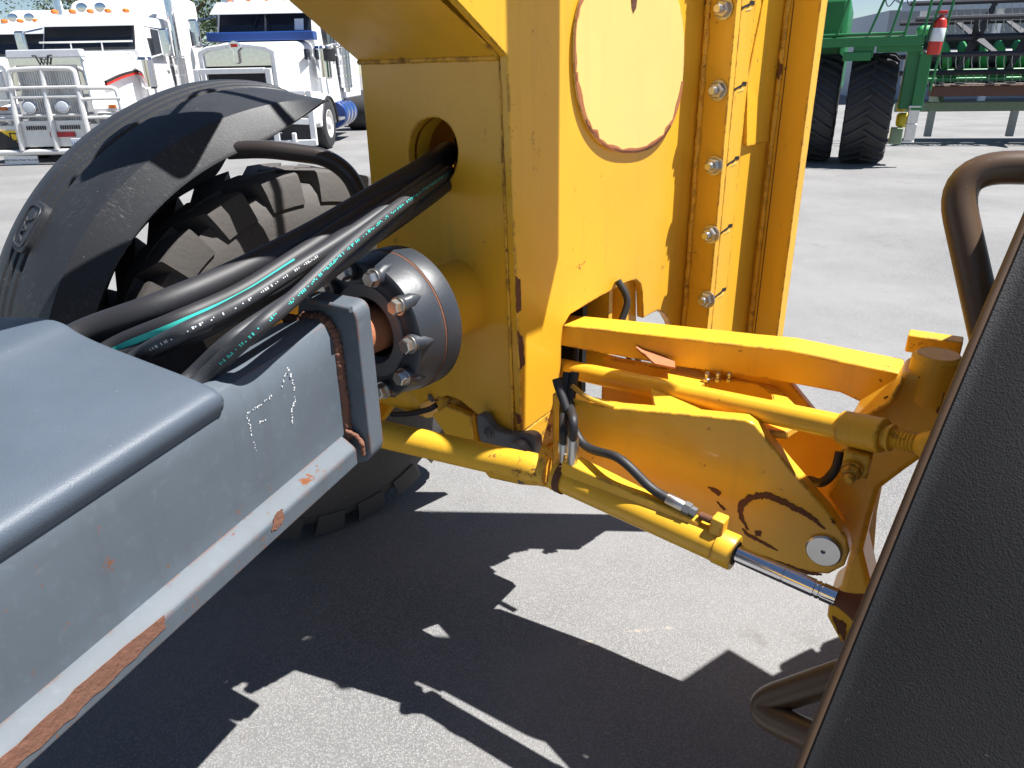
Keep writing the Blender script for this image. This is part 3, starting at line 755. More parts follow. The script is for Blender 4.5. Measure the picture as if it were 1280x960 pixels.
# printed lay-line stripes and dashes that follow the hoses
def layline(P, r, ang, i0, i1, wd, mat, parent, dash=None):
    b_ = bmesh.new(); prev = None
    for i in range(i0, i1):
        p = P[i]; d = (P[i+1]-P[i-1]).normalized(); view = (CP-p); view = (view-d*view.dot(d)).normalized(); s = d.cross(view)
        row = []
        for a in (ang-wd, ang, ang+wd): row.append(b_.verts.new(p+(view*math.cos(a)+s*math.sin(a))*(r*SZ+.0007)))
        if prev and not (dash and (i*7919) % 10 < dash):
            b_.faces.new((prev[0], prev[1], row[1], row[0])); b_.faces.new((prev[1], prev[2], row[2], row[1]))
        prev = row
    return obj('print_stripe', b_, mat, parent, wn=False)
layline(P5, .024, .25, 20, 50, .30, 'cyan_print', H5)
def printing(P, r, ang, s0, s1, mat, parent, h=.007, gap=.25):
    """broken small print: rows of tiny bars along the hose"""
    b_ = bmesh.new(); i = s0
    while i < s1:
        i0 = int(i); f_ = i-i0; p = P[i0].lerp(P[i0+1], f_); d = (P[i0+1]-P[i0]).normalized()
        view = (CP-p); view = (view-d*view.dot(d)).normalized(); s = d.cross(view)
        if random.random() > gap:
            L_ = random.uniform(.0018, .0042)
            for sgn in ((-1, 1) if random.random() < .5 else (random.choice((-1, 0, 1)),)):
                hh = h*.5; off = sgn*h*.25/r
                q = []
                for dl, da in ((0, -.5), (1, -.5), (1, .5), (0, .5)):
                    a = ang+off+da*(h*.45)/r
                    q.append(b_.verts.new(p+d*dl*L_+(view*math.cos(a)+s*math.sin(a))*(r*SZ+.0008)))
                b_.faces.new(q)
        i += .0055/(P[i0+1]-P[i0]).length
    o_ = obj('small_print', b_, mat, parent, smooth=False); o_['kind'] = 'stuff'; return o_
printing(P3, .0185, .15, 24, 78, 'cyan_print', H3, .0065)
printing(P2, .019, .1, 24, 54, 'white_print', H2, .006, .45)
printing(P6, .022, -.6, 8, 36, 'cyan_print', H6, .007, .2)
def text_mesh(body, size, origin, xdir, ydir, mat, parent, name='lettering', ext=.0004, align='CENTER', bold=0):
    cu = bpy.data.curves.new('t', 'FONT'); cu.body = body; cu.size = size; cu.extrude = ext; cu.align_x = align; cu.align_y = 'CENTER'; cu.offset = bold
    cu.resolution_u = 3
    to = bpy.data.objects.new('t', cu); COL.objects.link(to)
    me = bpy.data.meshes.new_from_object(to.evaluated_get(bpy.context.evaluated_depsgraph_get()))
    bpy.data.objects.remove(to); bpy.data.curves.remove(cu)
    x = Vector(xdir).normalized(); y = Vector(ydir); y = (y-x*y.dot(x)).normalized(); z = x.cross(y)
    M = Matrix((x, y, z)).transposed().to_4x4(); M.translation = Vector(origin)
    me.transform(M); me.materials.clear(); me.materials.append(MATS[mat]); me.name = name
    o = bpy.data.objects.new(name, me); COL.objects.link(o)
    if parent is not None: attach(o, parent)
    return o
i4 = 38; p4 = P4[i4]; d4 = (P4[i4+1]-P4[i4-1]).normalized(); v4 = (CP-p4); v4 = (v4-d4*v4.dot(d4)).normalized()
yv = v4.cross(d4)
text_mesh('09/02/16', .016, p4+v4*.0162, d4, yv, 'white_print', H4, 'date_print')

SZ = 1.0
# ---------------- wheels and mudguards
def wheel_tyre(parent, c, a, side, R0=.70, wid=.40, lugs=22, mat='tyre_rubber'):
    """c: centre of the inboard face; a: azimuth of rolling direction; side: azimuth pointing outboard"""
    d = az(a); n = az(side); c = Vector(c)
    def pt_(th, o, r): return c+n*o+(d*math.cos(th)+UP*math.sin(th))*r
    prof = [(.10, .33), (.03, .345), (.0, .42), (-.006, .50), (.004, .57), (.02, .625), (.05, R0-.045), (.12, R0-.04), (wid*.5, R0-.038)]
    prof = prof+[(wid-o, r) for o, r in prof[-2::-1]]
    S = 88; b_ = bmesh.new(); rings = []
    for k in range(S):
        th = 2*math.pi*k/S; rings.append([b_.verts.new(pt_(th, o, r)) for o, r in prof])
    for k in range(S):
        a_, q = rings[k], rings[(k+1) % S]
        for i in range(len(prof)-1): b_.faces.new((a_[i], a_[i+1], q[i+1], q[i]))
    for sd in (0, 1):
        for k in range(lugs):
            t0_ = 2*math.pi*(k+.5*sd)/lugs; hw = .31*2*math.pi/lugs*1.05
            cs = [(.004, .60), (.012, .66), (.026, R0-.006), (.036, R0), (.24, R0), (.24, R0-.05), (.06, R0-.05), (.03, .60)]
            R2 = []
            for m_ in range(4):
                tt = t0_-hw+2*hw*m_/3; row = []
                for o, r in cs:
                    sl_ = .16*max(0, o-.03)/.2            # lugs rake backwards towards the centre
                    row.append(b_.verts.new(pt_(tt+sl_*(1 if r > .65 or o > .05 else .3), (o if sd == 0 else wid-o), r)))
                R2.append(row)
            for x, y in zip(R2, R2[1:]):
                for i in range(len(cs)): j = (i+1) % len(cs); b_.faces.new((x[i], x[j], y[j], y[i]))
            b_.faces.new(R2[0]); b_.faces.new(R2[-1][::-1])
    ty = obj('tyre', b_, mat, parent, wn=True)
    rb_ = lathe([(.335, .115), (.345, .02), (.335, .01), (.325, .02), (.315, .12), (.24, .15), (.12, .16), (.10, .05), (.06, .04), (0, .04)], c, n, seg=56)
    ri = obj('rim', rb_, 'yellow', parent)
    return ty, ri
WL = Vector((-.65, 2.5, .70))
wl = empty('wheel', WL-UP*.7, '', ''); 
for k in ('label', 'category'): del wl[k]
wl['_world'] = 1
wheel_tyre(wl, WL, 50, 320)
WR = Vector((1.14, 1.43, .70))
wr = empty('wheel', WR-UP*.7, '', '')
for k in ('label', 'category'): del wr[k]
wr['_world'] = 1
wheel_tyre(wr, WR, 48, 138)
for q in (wl, wr):
    q.parent = MR; q.matrix_parent_inverse = Matrix.Translation(-Vector(MR.location))
axl = obj('axle_tube', tube([WL+az(320)*.05, WL+dX*.45-UP*.02], .07, seg=24), 'yellow_worn', MR)

def fender(c, a, side, prof, a_0, a_1, name, mat, tip=.0, n=60, groove=None):
    d = az(a); nn = az(side); c = Vector(c); b_ = bmesh.new(); rows = []
    for k in range(n+1):
        th = R(a_0+(a_1-a_0)*k/n); row = []
        e = min(1, k/(n*.20))
        for i, (o, r) in enumerate(prof):
            rr = r
            if tip and e < 1: 
                f_ = (1-e)**2; cr = .955+.03*o/.4
                rr = (r+(cr-r)*f_ if r < cr else r) - tip*f_
            if groove and groove[0] <= i <= groove[1] and not (groove[2] < k < groove[3]): rr += groove[4]
            row.append(b_.verts.new(c+nn*o+(d*math.cos(th)+UP*math.sin(th))*rr))
        rows.append(row)
    for x, y in zip(rows, rows[1:]):
        for i in range(len(prof)-1): b_.faces.new((x[i], x[i+1], y[i+1], y[i]))
    o_ = obj(name, b_, mat, MR, wn=False)
    me = o_.data; me.set_sharp_from_angle(angle=R(24))
    s_ = o_.modifiers.new('thick', 'SOLIDIFY'); s_.thickness = .008; s_.offset = -1
    bv = o_.modifiers.new('bev', 'BEVEL'); bv.width = .003; bv.segments = 2; bv.limit_method = 'ANGLE'; bv.angle_limit = R(50)
    return o_
lprof = [(-.030, .818), (-.026, .828), (-.004, .866), (.020, .905), (.026, .914), (.05, .923), (.12, .950), (.18, .966),
         (.205, .972), (.212, .950), (.224, .952), (.232, .977), (.256, .982), (.263, .959), (.276, .961), (.284, .986), (.308, .990), (.315, .967), (.328, .969), (.336, .993), (.37, .998), (.43, .998), (.48, .985), (.50, .955), (.505, .91), (.507, .80), (.507, .66)]  # outer skirt end lengthened to block light and darken the tyre gap
lf_ = fender(WL, 50, 320, lprof, 86, 186, 'mudguard', 'fender_plastic', tip=.03, n=90)
# raised badge block set across the grooves
def fpt(th, o, r): return WL+az(320)*o+(az(50)*math.cos(R(th))+UP*math.sin(R(th)))*r
bth = 143
def badge_grid(th0, th1, o0, o1, r, hgt, name, mat, parent, rad=.02):
    b_ = bmesh.new(); ctr = []
    nn = 10; out = []
    W2, H2_ = (o1-o0)/2, R(th1-th0)*r/2
    for k in range(40):
        q = 2*math.pi*k/40; cx, sx = math.cos(q), math.sin(q)
        x = W2*math.copysign(abs(cx)**.5, cx); y = H2_*math.copysign(abs(sx)**.45, sx)
        out.append((x, y))
    def at_(x, y, h): return fpt((th0+th1)/2+math.degrees(y/r), (o0+o1)/2+x, r+h+.003+.08*x)
    r0 = [b_.verts.new(at_(x, y, -.012)) for x, y in out]; r1 = [b_.verts.new(at_(x, y, hgt-.003)) for x, y in out]
    r2 = [b_.verts.new(at_(x*.95, y*.96, hgt)) for x, y in out]; cc = b_.verts.new(at_(0, 0, hgt))
    for i in range(40):
        j = (i+1) % 40; b_.faces.new((r0[i], r0[j], r1[j], r1[i])); b_.faces.new((r1[i], r1[j], r2[j], r2[i])); b_.faces.new((r2[i], r2[j], cc))
    o_ = obj(name, b_, mat, parent, wn=True)
    return o_, at_, out
badge, bat, bo = badge_grid(138.2, 147.6, .200, .342, .982, .010, 'badge', 'fender_plastic', lf_)
obj('badge_outline', tube([bat(x*.78, y*.80,   .0108) for x, y in bo]+[bat(bo[0][0]*.78, bo[0][1]*.80, .0108)], .0028, seg=6, cap=False), 'fender_plastic', badge)
crest = [(-.018, -.045), (-.03, -.028), (-.008, -.02), (.012, -.012), (.028, -.02), (.022, .0), (.0, .006), (-.012, .014), (.01, .02), (.016, .034), (-.004, .04), (-.01, .05)]
obj('badge_emblem', tube(catmull([bat(x, y, .0112) for x, y in crest], 4), .0034, seg=6), 'fender_plastic', badge)
# left mudguard tube bracket
obj('mudguard_bracket', tube(fillet(pp((285, 188, 2.50), (330, 186, 2.46), (408, 196, 2.42), (438, 218, 2.40), (462, 275, 2.40)), .12, 8), .027, seg=20), 'tube_black', lf_)

# right mudguard, seen from behind at close range
rprof = [(0, .890), (.004, .898), (.010, .902), (.016, .899), (.03, .898), (.06, .902), (.12, .906), (.2, .908), (.28, .908), (.36, .906), (.46, .898), (.54, .875), (.56, .83)]
path = fillet([Vector((.45, .88, 0)), Vector((.15, .985, 0)), Vector((-.30, 1.0, 0)), Vector((-.446, .838, 0)), Vector((-.701, .468, 0)), Vector((-.966, .030, 0)), Vector((-1.06, -.15, 0))], .11, 6)
pth = []
for a_, b_ in zip(path, path[1:]):
    n_ = max(1, int((b_-a_).length/.03))
    for k in range(n_): pth.append(a_.lerp(b_, k/n_))
pth.append(path[-1])
dW, nW = az(48), az(138)
def rfp(i, o, h):
    d_ = (pth[min(i+1, len(pth)-1)]-pth[max(i-1, 0)]).normalized(); n2 = Vector((d_.y, -d_.x, 0))
    if n2.x*pth[i].x+n2.y*pth[i].y < 0: n2 = -n2
    q = pth[i]+n2*h
    return WR+nW*o+dW*q.x+UP*q.y
bm = bmesh.new(); rows = [[bm.verts.new(rfp(i, o, r-.902)) for o, r in rprof] for i in range(len(pth))]
for x, y in zip(rows, rows[1:]):
    for i in range(len(rprof)-1): bm.faces.new((x[i], x[i+1], y[i+1], y[i]))
rf = obj('mudguard', bm, 'fender_near', MR, wn=False)
rf.data.set_sharp_from_angle(angle=R(50))
s_ = rf.modifiers.new('thick', 'SOLIDIFY'); s_.thickness = .008; s_.offset = 0
obj('mudguard_rim', tube([rfp(i, .001, -.004) for i in range(len(pth))], .008, seg=12), 'rim_bounce_brown', rf)
obj('mudguard_bracket', tube(fillet(pp((1420, 212, 1.5), (1187, 208, 1.46), (1236, 430, 1.36)), .09, 10), .0265, seg=22), 'rim_bounce_brown', rf)
obj('mudguard_bracket', tube(fillet(pp((1120, 822, 1.10), (934, 884, 1.12), (1120, 968, .98)), .085, 12), .027, seg=22), 'rim_bounce_brown', rf)

# ---------------- off-frame mirror, plus an unseen plate and post added to cast shadows
k_sh = lambda p, z: Vector((p.x, p.y, 0))+SDIR*(z/SDIR.z)
DK = [k_sh(atz(x, y, 0), 1.95) for x, y in ((372, 800), (470, 790), (590, 798), (612, 850), (540, 852), (486, 852), (430, 862))]
obj('shadow_plate', prism(DK, UP*.03), 'yellow', MR)  # unsupported plate above the frame, added to shade the ground
pa = A(668, 120); pa_ = pa+SDIR*(.85/SDIR.z)
obj('shadow_post', box(Vector((pa_.x, pa_.y, 2.48)), (.07, .11, 1.0), M=Matrix.Rotation(-R(45), 3, 'Z')), 'yellow', MR)  # invented post, added to cast the vertical shadow band on the cheek
obj('shadow_post_arm', tube([Vector((pa_.x, pa_.y, 2.9)), Vector((.3, 2.5, 2.45))], .03), 'yellow', MR)  # invented arm holding the added shadow post
fpx = fpt(117, .10, .945); mz = fpx+SDIR*(.75/SDIR.z)
mir = obj('mirror', box(mz, (.30, .10, .20), M=Matrix.Rotation(R(25), 3, 'Y') @ Matrix.Rotation(R(-55), 3, 'X')), 'black', MR, bevel=.04, seg=4)
obj('mirror_arm', tube([mz, mz+Vector((-.22, -.05, -.06))], .011), 'black', mir)
obj('mirror_arm', tube([mz, mz+Vector((.25, .25, .5)), Vector((.1, 2.3, 2.5))], .014), 'black', mir)

RB = Pe-bdir*2.2-dU*.75  # unseen rear half of the machine, added to block sky light
Mb = Matrix((dU, dB, UP)).transposed()
def rbx(name, c, sz, m_, bev=.05): return obj(name, box(RB+Mb @ Vector(c), sz, M=Mb), m_, MR, bevel=bev, seg=3)
rbx('rear_chassis', (0, -.9, -.05), (.9, 2.2, .5), 'grey_paint'); rbx('engine_hood', (0, -1.3, .75), (1.5, 1.9, 1.1), 'yellow', .12)
rbx('cab_floor', (0, .1, .3), (1.5, 1.1, .15), 'grey_paint'); rbx('cab_roof', (0, .1, 2.05), (1.6, 1.4, .14), 'yellow', .06)
for sx in (-1, 1):
    for sy in (-1, 1): rbx('cab_post', (sx*.7, .1+sy*.5, 1.2), (.08, .08, 1.6), 'grey_paint', .01)
    rbx('cab_window', (sx*.7, .1, 1.2), (.012, .9, 1.55), 'glass', .004)
rbx('cab_window', (0, .6, 1.2), (1.3, .012, 1.55), 'glass', .004)

# ================================================================ BACKGROUND
def sub_empty(name, parent):
    e = bpy.data.objects.new(name, None); COL.objects.link(e); e.parent = parent; e.empty_display_size = .1
    return e
def road_wheel(parent, c, r=.52, w_=.30, rim='bar_alloy', lug=10):
    """c: centre of the outer face, axle along local x; sign of w_ gives the inboard direction"""
    e = sub_empty('wheel', parent); d = Vector((1 if w_ > 0 else -1, 0, 0)); a_ = abs(w_)
    obj('tyre', lathe([(r*.56, .03), (r*.60, .0), (r*.80, -.008), (r*.93, .01), (r, .05), (r, a_-.05), (r*.93, a_-.01), (r*.6, a_)], c, d, seg=40), 'tyre_dark', e)
    ri = obj('rim', lathe([(r*.57, .02), (r*.57, .0), (r*.52, .0), (r*.50, .10), (r*.30, .12), (r*.27, .02), (r*.20, -.02), (0, -.02)], c, d, seg=32), rim, e)
    b_ = bmesh.new()
    for k in range(lug):
        q = 2*math.pi*k/lug; lathe([(.02, 0), (.02, -.03), (0, -.035)], Vector(c)+Vector((.115*d.x, math.cos(q)*r*.36, math.sin(q)*r*.36)), d, b_, 6)
    o_ = obj('wheel_nuts', b_, 'stainless', e); o_['kind'] = 'stuff'
    return e
def loft(secs):
    b_ = bmesh.new(); rr = [[b_.verts.new(p) for p in s] for s in secs]
    for a_, q in zip(rr, rr[1:]):
        for i in range(len(a_)): j = (i+1) % len(a_); b_.faces.new((a_[i], a_[j], q[j], q[i]))
    b_.faces.new(rr[0][::-1]); b_.faces.new(rr[-1]); return b_
def rect_sec(y, x, z0, z1, r=.12, x1=None):
    """rounded-top cross-section at y, half width x at the bottom and x1 at the top"""
    x1 = x if x1 is None else x1
    P = [(-x, z0)]
    for k in range(5): q = math.pi-k*math.pi/8; P.append((-x1+r+r*math.cos(q), z1-r+r*math.sin(q)))
    for k in range(5): q = math.pi/2-k*math.pi/8; P.append((x1-r+r*math.cos(q), z1-r+r*math.sin(q)))
    P.append((x, z0))
    return [Vector((a_, y, z)) for a_, z in P]
def stack(parent, x, y, z0, z1, r=.075, shield=True):
    e = sub_empty('exhaust_stack', parent)
    obj('pipe', tube([(x, y, z0), (x, y, z1-.3), (x, y, z1-.12), (x, y+.10, z1)], r, seg=20), 'chrome', e)
    if shield: 
        b_ = tube([(x, y, z0+.1), (x, y, z0+1.0)], r*1.6, seg=24); obj('heat_shield', b_, 'stainless', e)
        for k in range(5): obj('clamp_band', tube([(x, y, z0+.14+k*.22), (x, y, z0+.17+k*.22)], r*1.66, seg=24), 'chrome', e)
    return e
def truck_body(T, hood_w=.62, hood_h=2.05, grille_w=.52, cabw=1.05, roof=2.95, visor='truck_grey', split=False, strip=None):
    """front at y = 0, body towards +y, wheels at +-1.2 m"""
    obj('bonnet', loft([rect_sec(.0, hood_w, .75, hood_h-.04, .10), rect_sec(.1, hood_w+.02, .75, hood_h, .12), rect_sec(1.0, hood_w+.10, .8, hood_h+.10, .15), rect_sec(1.75, hood_w+.26, .85, hood_h+.17, .18)]), 'truck_white', T)
    for sx in (-1, 1):
        # flared mudguards
        arc = []
        for k in range(13):
            q = math.pi*(1-k/12.0); arc.append((1.02+.66*math.cos(q)*1.05, .50+.64*math.sin(q)))
        inner = [(y*.0+1.02+(y-1.02)*.90, .50+(z-.50)*.90) for y, z in arc]
        pts = [Vector((sx*.55, y, z)) for y, z in arc]+[Vector((sx*.55, y, z)) for y, z in inner[::-1]]
        obj('mudguard', prism(pts, Vector((sx*.68, 0, 0))), 'truck_white', T, bevel=.03, seg=3)
        obj('mudguard_lip', tube([Vector((sx*1.235, y, z)) for y, z in inner], .025, seg=8), 'mesh_black', T)
        obj('front_wing', prism([Vector((sx*.55, .06, .55)), Vector((sx*.55, .06, 1.12)), Vector((sx*.55, .7, 1.2)), Vector((sx*.55, .45, .55))], Vector((sx*.66, 0, 0))), 'truck_white', T, bevel=.05, seg=3)
        hl = sub_empty('headlight', T)
        obj('housing', box((sx*.92, .035, .86), (.46, .06, .30)), 'stainless', hl, bevel=.02)
        for dx in (-.10, .12): obj('lamp', lathe([(0, -.03), (.06, -.025), (.085, 0), (.09, .02), (0, .02)], (sx*.92+dx, .0, .87), (0, 1, 0), seg=24), 'lens', hl)
        obj('indicator_lamp', box((sx*.98, .04, 1.12), (.14, .05, .07)), 'orange_lens', T, bevel=.01)
        road_wheel(T, (sx*1.22, 1.02, .52), .52, -.3*sx)
        obj('fuel_tank', lathe([(0, 0), (.30, 0), (.32, .03), (.32, 1.2), (.30, 1.23), (0, 1.23)], (sx*.92, 2.55, .62), (0, 1, 0), seg=28), 'stainless' if not strip else 'blue_paint', T)
        for k in range(3): obj('tank_band', lathe([(.325, 0), (.332, .01), (.332, .06), (.325, .07)], (sx*.92, 2.75+k*.36, .62), (0, 1, 0), seg=28), 'chrome', T)
        obj('step', box((sx*1.05, 2.2, .55), (.34, .5, .06)), 'stainless', T)
        obj('chassis_rail', box((sx*.42, 4.2, .82), (.09, 7.6, .26)), 'dark_metal', T)
        for yy in (5.9, 7.2): road_wheel(T, (sx*1.22, yy, .52), .52, -.6*sx)
    # cab
    cab = obj('cab', loft([rect_sec(1.75, cabw-.10, .9, hood_h+.18, .06, cabw-.12), rect_sec(1.80, cabw-.06, .9, hood_h+.24, .06, cabw-.1), rect_sec(2.06, cabw, .9, roof, .14, cabw-.12), rect_sec(3.3, cabw, .9, roof+.04, .14, cabw-.12)]), 'truck_white', T)
    obj('sleeper', loft([rect_sec(3.32, cabw+.06, .95, roof+.02, .16), rect_sec(3.7, cabw+.08, .95, roof+.5, .2), rect_sec(5.0, cabw+.08, .95, roof+.6, .2)]), 'truck_white', T, bevel=.03)
    # windscreen, standing just proud of the raked front of the cab
    y0_, y1_, z0_, z1_ = 1.785, 2.035, hood_h+.22, roof-.08
    def ws(x, t_): return Vector((x*(1 if t_ < .5 else .97), y0_-.02+(y1_-y0_)*t_, z0_+(z1_-z0_)*t_))
    halves = ((-.86, -.02), (.02, .86)) if split else ((-.86, .86),)
    for xa, xb in halves:
        obj('windscreen', prism([ws(xa, 0), ws(xb, 0), ws(xb, 1), ws(xa, 1)], Vector((0, -.03, .012))), 'glass', T, bevel=.01)
    obj('windscreen_surround', tube([ws(-.88, 0), ws(.88, 0), ws(.88, 1), ws(-.88, 1), ws(-.88, 0)], .025, seg=8), 'mesh_black', T)
    obj('sun_visor', prism([Vector((-.98, 1.70, roof-.22)), Vector((.98, 1.70, roof-.22)), Vector((.93, 2.02, roof+.03)), Vector((-.93, 2.02, roof+.03))], Vector((0, .012, .03))), visor, T, bevel=.008)
    for k in range(5): obj('marker_light', lathe([(0, -.09), (.03, -.08), (.05, -.02), (.05, .08), (0, .10)], (-.7+k*.35, 2.1, roof+.12), (0, 1, 0), seg=14), 'orange_lens', T)
    for sx in (-1, 1):
        obj('air_horn' if sx < 0 else 'roof_lamp', lathe([(0, -.06), (.10, -.05), (.11, 0), (.07, .08), (0, .1)], (sx*.18, 2.2, roof+.2), (0, 1, 0), seg=20), 'chrome', T)
        obj('side_window', box((sx*(cabw+.004), 2.62, 2.45), (.02, .75, .62)), 'glass', T, bevel=.05)
        obj('door_handle', box((sx*(cabw+.02), 2.95, 1.95), (.03, .16, .05)), 'chrome', T, bevel=.01)
        mr_ = sub_empty('mirror', T)
        obj('mirror_head', box((sx*(cabw+.36), 1.98, 2.42), (.2, .10, .58)), 'chrome', mr_, bevel=.04)
        for dz in (-.32, .34): obj('mirror_arm', tube([(sx*(cabw-.05), 2.1, 2.42+dz), (sx*(cabw+.36), 1.98, 2.42+dz*.7)], .018, seg=8), 'chrome', mr_)
        obj('air_cleaner', lathe([(0, 0), (.13, .0), (.16, .04), (.16, .62), (.12, .68), (.06, .70), (0, .70)], (sx*(cabw+.02), 1.62, 1.42), (0, 0, 1), seg=28), 'chrome', T)
        stack(T, sx*(cabw+.10), 3.22, 1.1, roof+1.1, .085)
    return cab

GT = 'white bonneted trucks parked across the yard'
# ---- truck with polished bull bar and two round spot lamps
def truck_alloy(loc, rz, sc, label):
    T = empty('bonneted_truck', loc, label, 'truck', rz, GT); T.scale = (sc, sc, sc*.86)
    truck_body(T, .60, 2.08, roof=2.98)
    gr_ = sub_empty('grille', T)
    obj('surround', prism([Vector((x, -.02, z)) for x, z in ((-.66, .75), (.66, .75), (.64, 2.14), (-.64, 2.14))], Vector((0, .05, 0)), holes=[[Vector((x, -.02, z)) for x, z in ((-.54, .82), (.54, .82), (.53, 1.93), (-.53, 1.93))]]), 'chrome', gr_, bevel=.015)
    obj('backing', box((0, .03, 1.37), (1.1, .02, 1.14)), 'mesh_black', gr_)
    b_ = bmesh.new()
    for k in range(26): box((-.52+k*.0416, -.004, 1.37), (.014, .03, 1.10), b_)
    o_ = obj('grille_bars', b_, 'stainless', gr_); o_['kind'] = 'stuff'
    obj('cap', prism([Vector((-.66, -.05, 2.08)), Vector((.66, -.05, 2.08)), Vector((.64, -.02, 2.24)), Vector((-.64, -.02, 2.24))], Vector((0, .2, 0))), 'truck_grey', gr_, bevel=.02)
    obj('emblem', tube([(-.17, -.07, 2.12), (-.11, -.075, 2.12), (-.06, -.075, 1.95), (0, -.075, 2.08), (.06, -.075, 1.95), (.11, -.075, 2.12), (.17, -.07, 2.12)], .018, seg=6), 'mesh_black', gr_)
    bb = sub_empty('bull_bar', T)
    yb = -.32
    def bar(pts, r=.045, m_='bar_alloy', nm='bar'): return obj(nm, tube(fillet([(x, yb+dy, z) for x, dy, z in pts], .10, 4), r, seg=10), m_, bb)
    bar([(-.62, 0, .3), (-.60, .02, 1.0), (-.56, .12, 1.86), (.0, .12, 1.88), (.56, .12, 1.86), (.60, .02, 1.0), (.62, 0, .3)], .05)
    bar([(0, 0, .30), (0, .02, 1.0), (0, .12, 1.86)], .05)
    for z in (.98, 1.34, 1.52): bar([(-.6, .05, z), (.6, .05, z)], .032)
    for sx in (-1, 1):
        bar([(sx*.58, .06, 1.5), (sx*1.20, .16, 1.48), (sx*1.26, .10, .95), (sx*1.30, .06, .28), (sx*.6, 0, .25)], .045)
        for z in (.92, 1.28): bar([(sx*.6, .04, z), (sx*1.26, .12, z)], .032)
        obj('lower_panel', box((sx*.95, yb+.06, .72), (.62, .03, .16)), 'bar_alloy', bb, bevel=.01)
        obj('spot_lamp', lathe([(0, -.05), (.10, -.04), (.115, 0), (.10, .07), (0, .1)], (sx*.29, yb-.02, 1.15), (0, 1, 0), seg=28), 'plate_white', bb)
        obj('spot_lamp_ring', lathe([(.112, -.03), (.125, -.025), (.125, .02), (.112, .025)], (sx*.29, yb-.02, 1.15), (0, 1, 0), seg=28), 'chrome', bb)
        vents = bmesh.new()
        for k in range(9): box((sx*.30-.16+k*.04, yb+.03, .74), (.018, .012, .08), vents)
        o_ = obj('vent_slots', vents, 'mesh_black', bb); o_['kind'] = 'stuff'
    obj('bumper_panel', box((0, yb+.06, .62), (1.22, .03, .52)), 'bar_alloy', bb, bevel=.01)
    obj('bottom_tube', tube([(-1.28, yb+.02, .26), (1.28, yb+.02, .26)], .06, seg=12), 'bar_alloy', bb)
    obj('red_plate', box((.14, yb+.03, .60), (.44, .02, .10)), 'red_lens', bb)
    sg = obj('yellow_sign', box((-.85, yb+.035, .53), (.50, .02, .34)), 'sign_yellow', bb)
    text_mesh('D', .26, (-.72, yb+.022, .56), (1, 0, 0), (0, 0, 1), 'black', sg, 'sign_letter')
    obj('sign_cover', prism([Vector((x, yb+.022, z)) for x, z in ((-1.12, .34), (-1.12, .68), (-.92, .68), (-.68, .45), (-.68, .36))], Vector((0, -.012, 0))), 'mesh_black', bb)
    sb_ = obj('black_sign', box((.93, yb+.035, .53), (.52, .02, .34)), 'black', bb)
    text_mesh('V', .26, (.86, yb+.022, .53), (1, 0, 0), (0, 0, 1), 'plate_white', sb_, 'sign_letter')
    npl = obj('number_plate', box((.50, yb-.05, .44), (.40, .015, .17)), 'plate_white', bb, bevel=.008)
    text_mesh('1HEE 522', .105, (.50, yb-.060, .43), (1, 0, 0), (0, 0, 1), 'plate_blue', npl, 'plate_number')
    fpn = obj('mud_flap_sign', box((-.72, yb+.05, .10), (.60, .02, .17)), 'plate_white', bb)
    text_mesh('WESTERN STAR TRUCKS', .055, (-.72, yb+.037, .10), (1, 0, 0), (0, 0, 1), 'mesh_black', fpn, 'flap_lettering')
    # guard rail across the windscreen
    obj('windscreen_guard', tube([(-.9, 1.66, 2.44), (.9, 1.66, 2.44)], .02, seg=8), 'bar_alloy', T)
    obj('windscreen_guard', tube([(-.9, 1.62, 2.20), (.9, 1.62, 2.20)], .02, seg=8), 'bar_alloy', T)
    for x in (-.3, .3): obj('windscreen_guard', tube([(x, 1.66, 2.44), (x, 1.62, 2.20)], .016, seg=8), 'bar_alloy', T)
    for sx in (-1, 1):
        P_ = catmull([(sx*(.715+.0), .55, 1.52), (sx*.79, 1.1, 1.66), (sx*.90, 1.72, 1.76)], 6)
        for m_, dz in (('red_paint', 0), ('mesh_black', .05)):
            q_ = bmesh.new(); r0 = [q_.verts.new(p+Vector((sx*.02, 0, dz))) for p in P_]; r1 = [q_.verts.new(p+Vector((sx*.02, 0, dz+.045))) for p in P_]
            r2 = [q_.verts.new(p+Vector((-sx*.02, 0, dz))) for p in P_]; r3 = [q_.verts.new(p+Vector((-sx*.02, 0, dz+.045))) for p in P_]
            for i in range(len(P_)-1):
                q_.faces.new((r0[i], r0[i+1], r1[i+1], r1[i])); q_.faces.new((r2[i], r2[i+1], r3[i+1], r3[i])); q_.faces.new((r1[i], r1[i+1], r3[i+1], r3[i])); q_.faces.new((r0[i], r0[i+1], r2[i+1], r2[i]))
            obj('side_stripe', q_, m_, T)
    return T
p_ = atz(88, 203, 0)
truck_alloy(p_, R(2), 1.17, 'white bonneted truck with polished bull bar, two round spot lamps and red number panel')

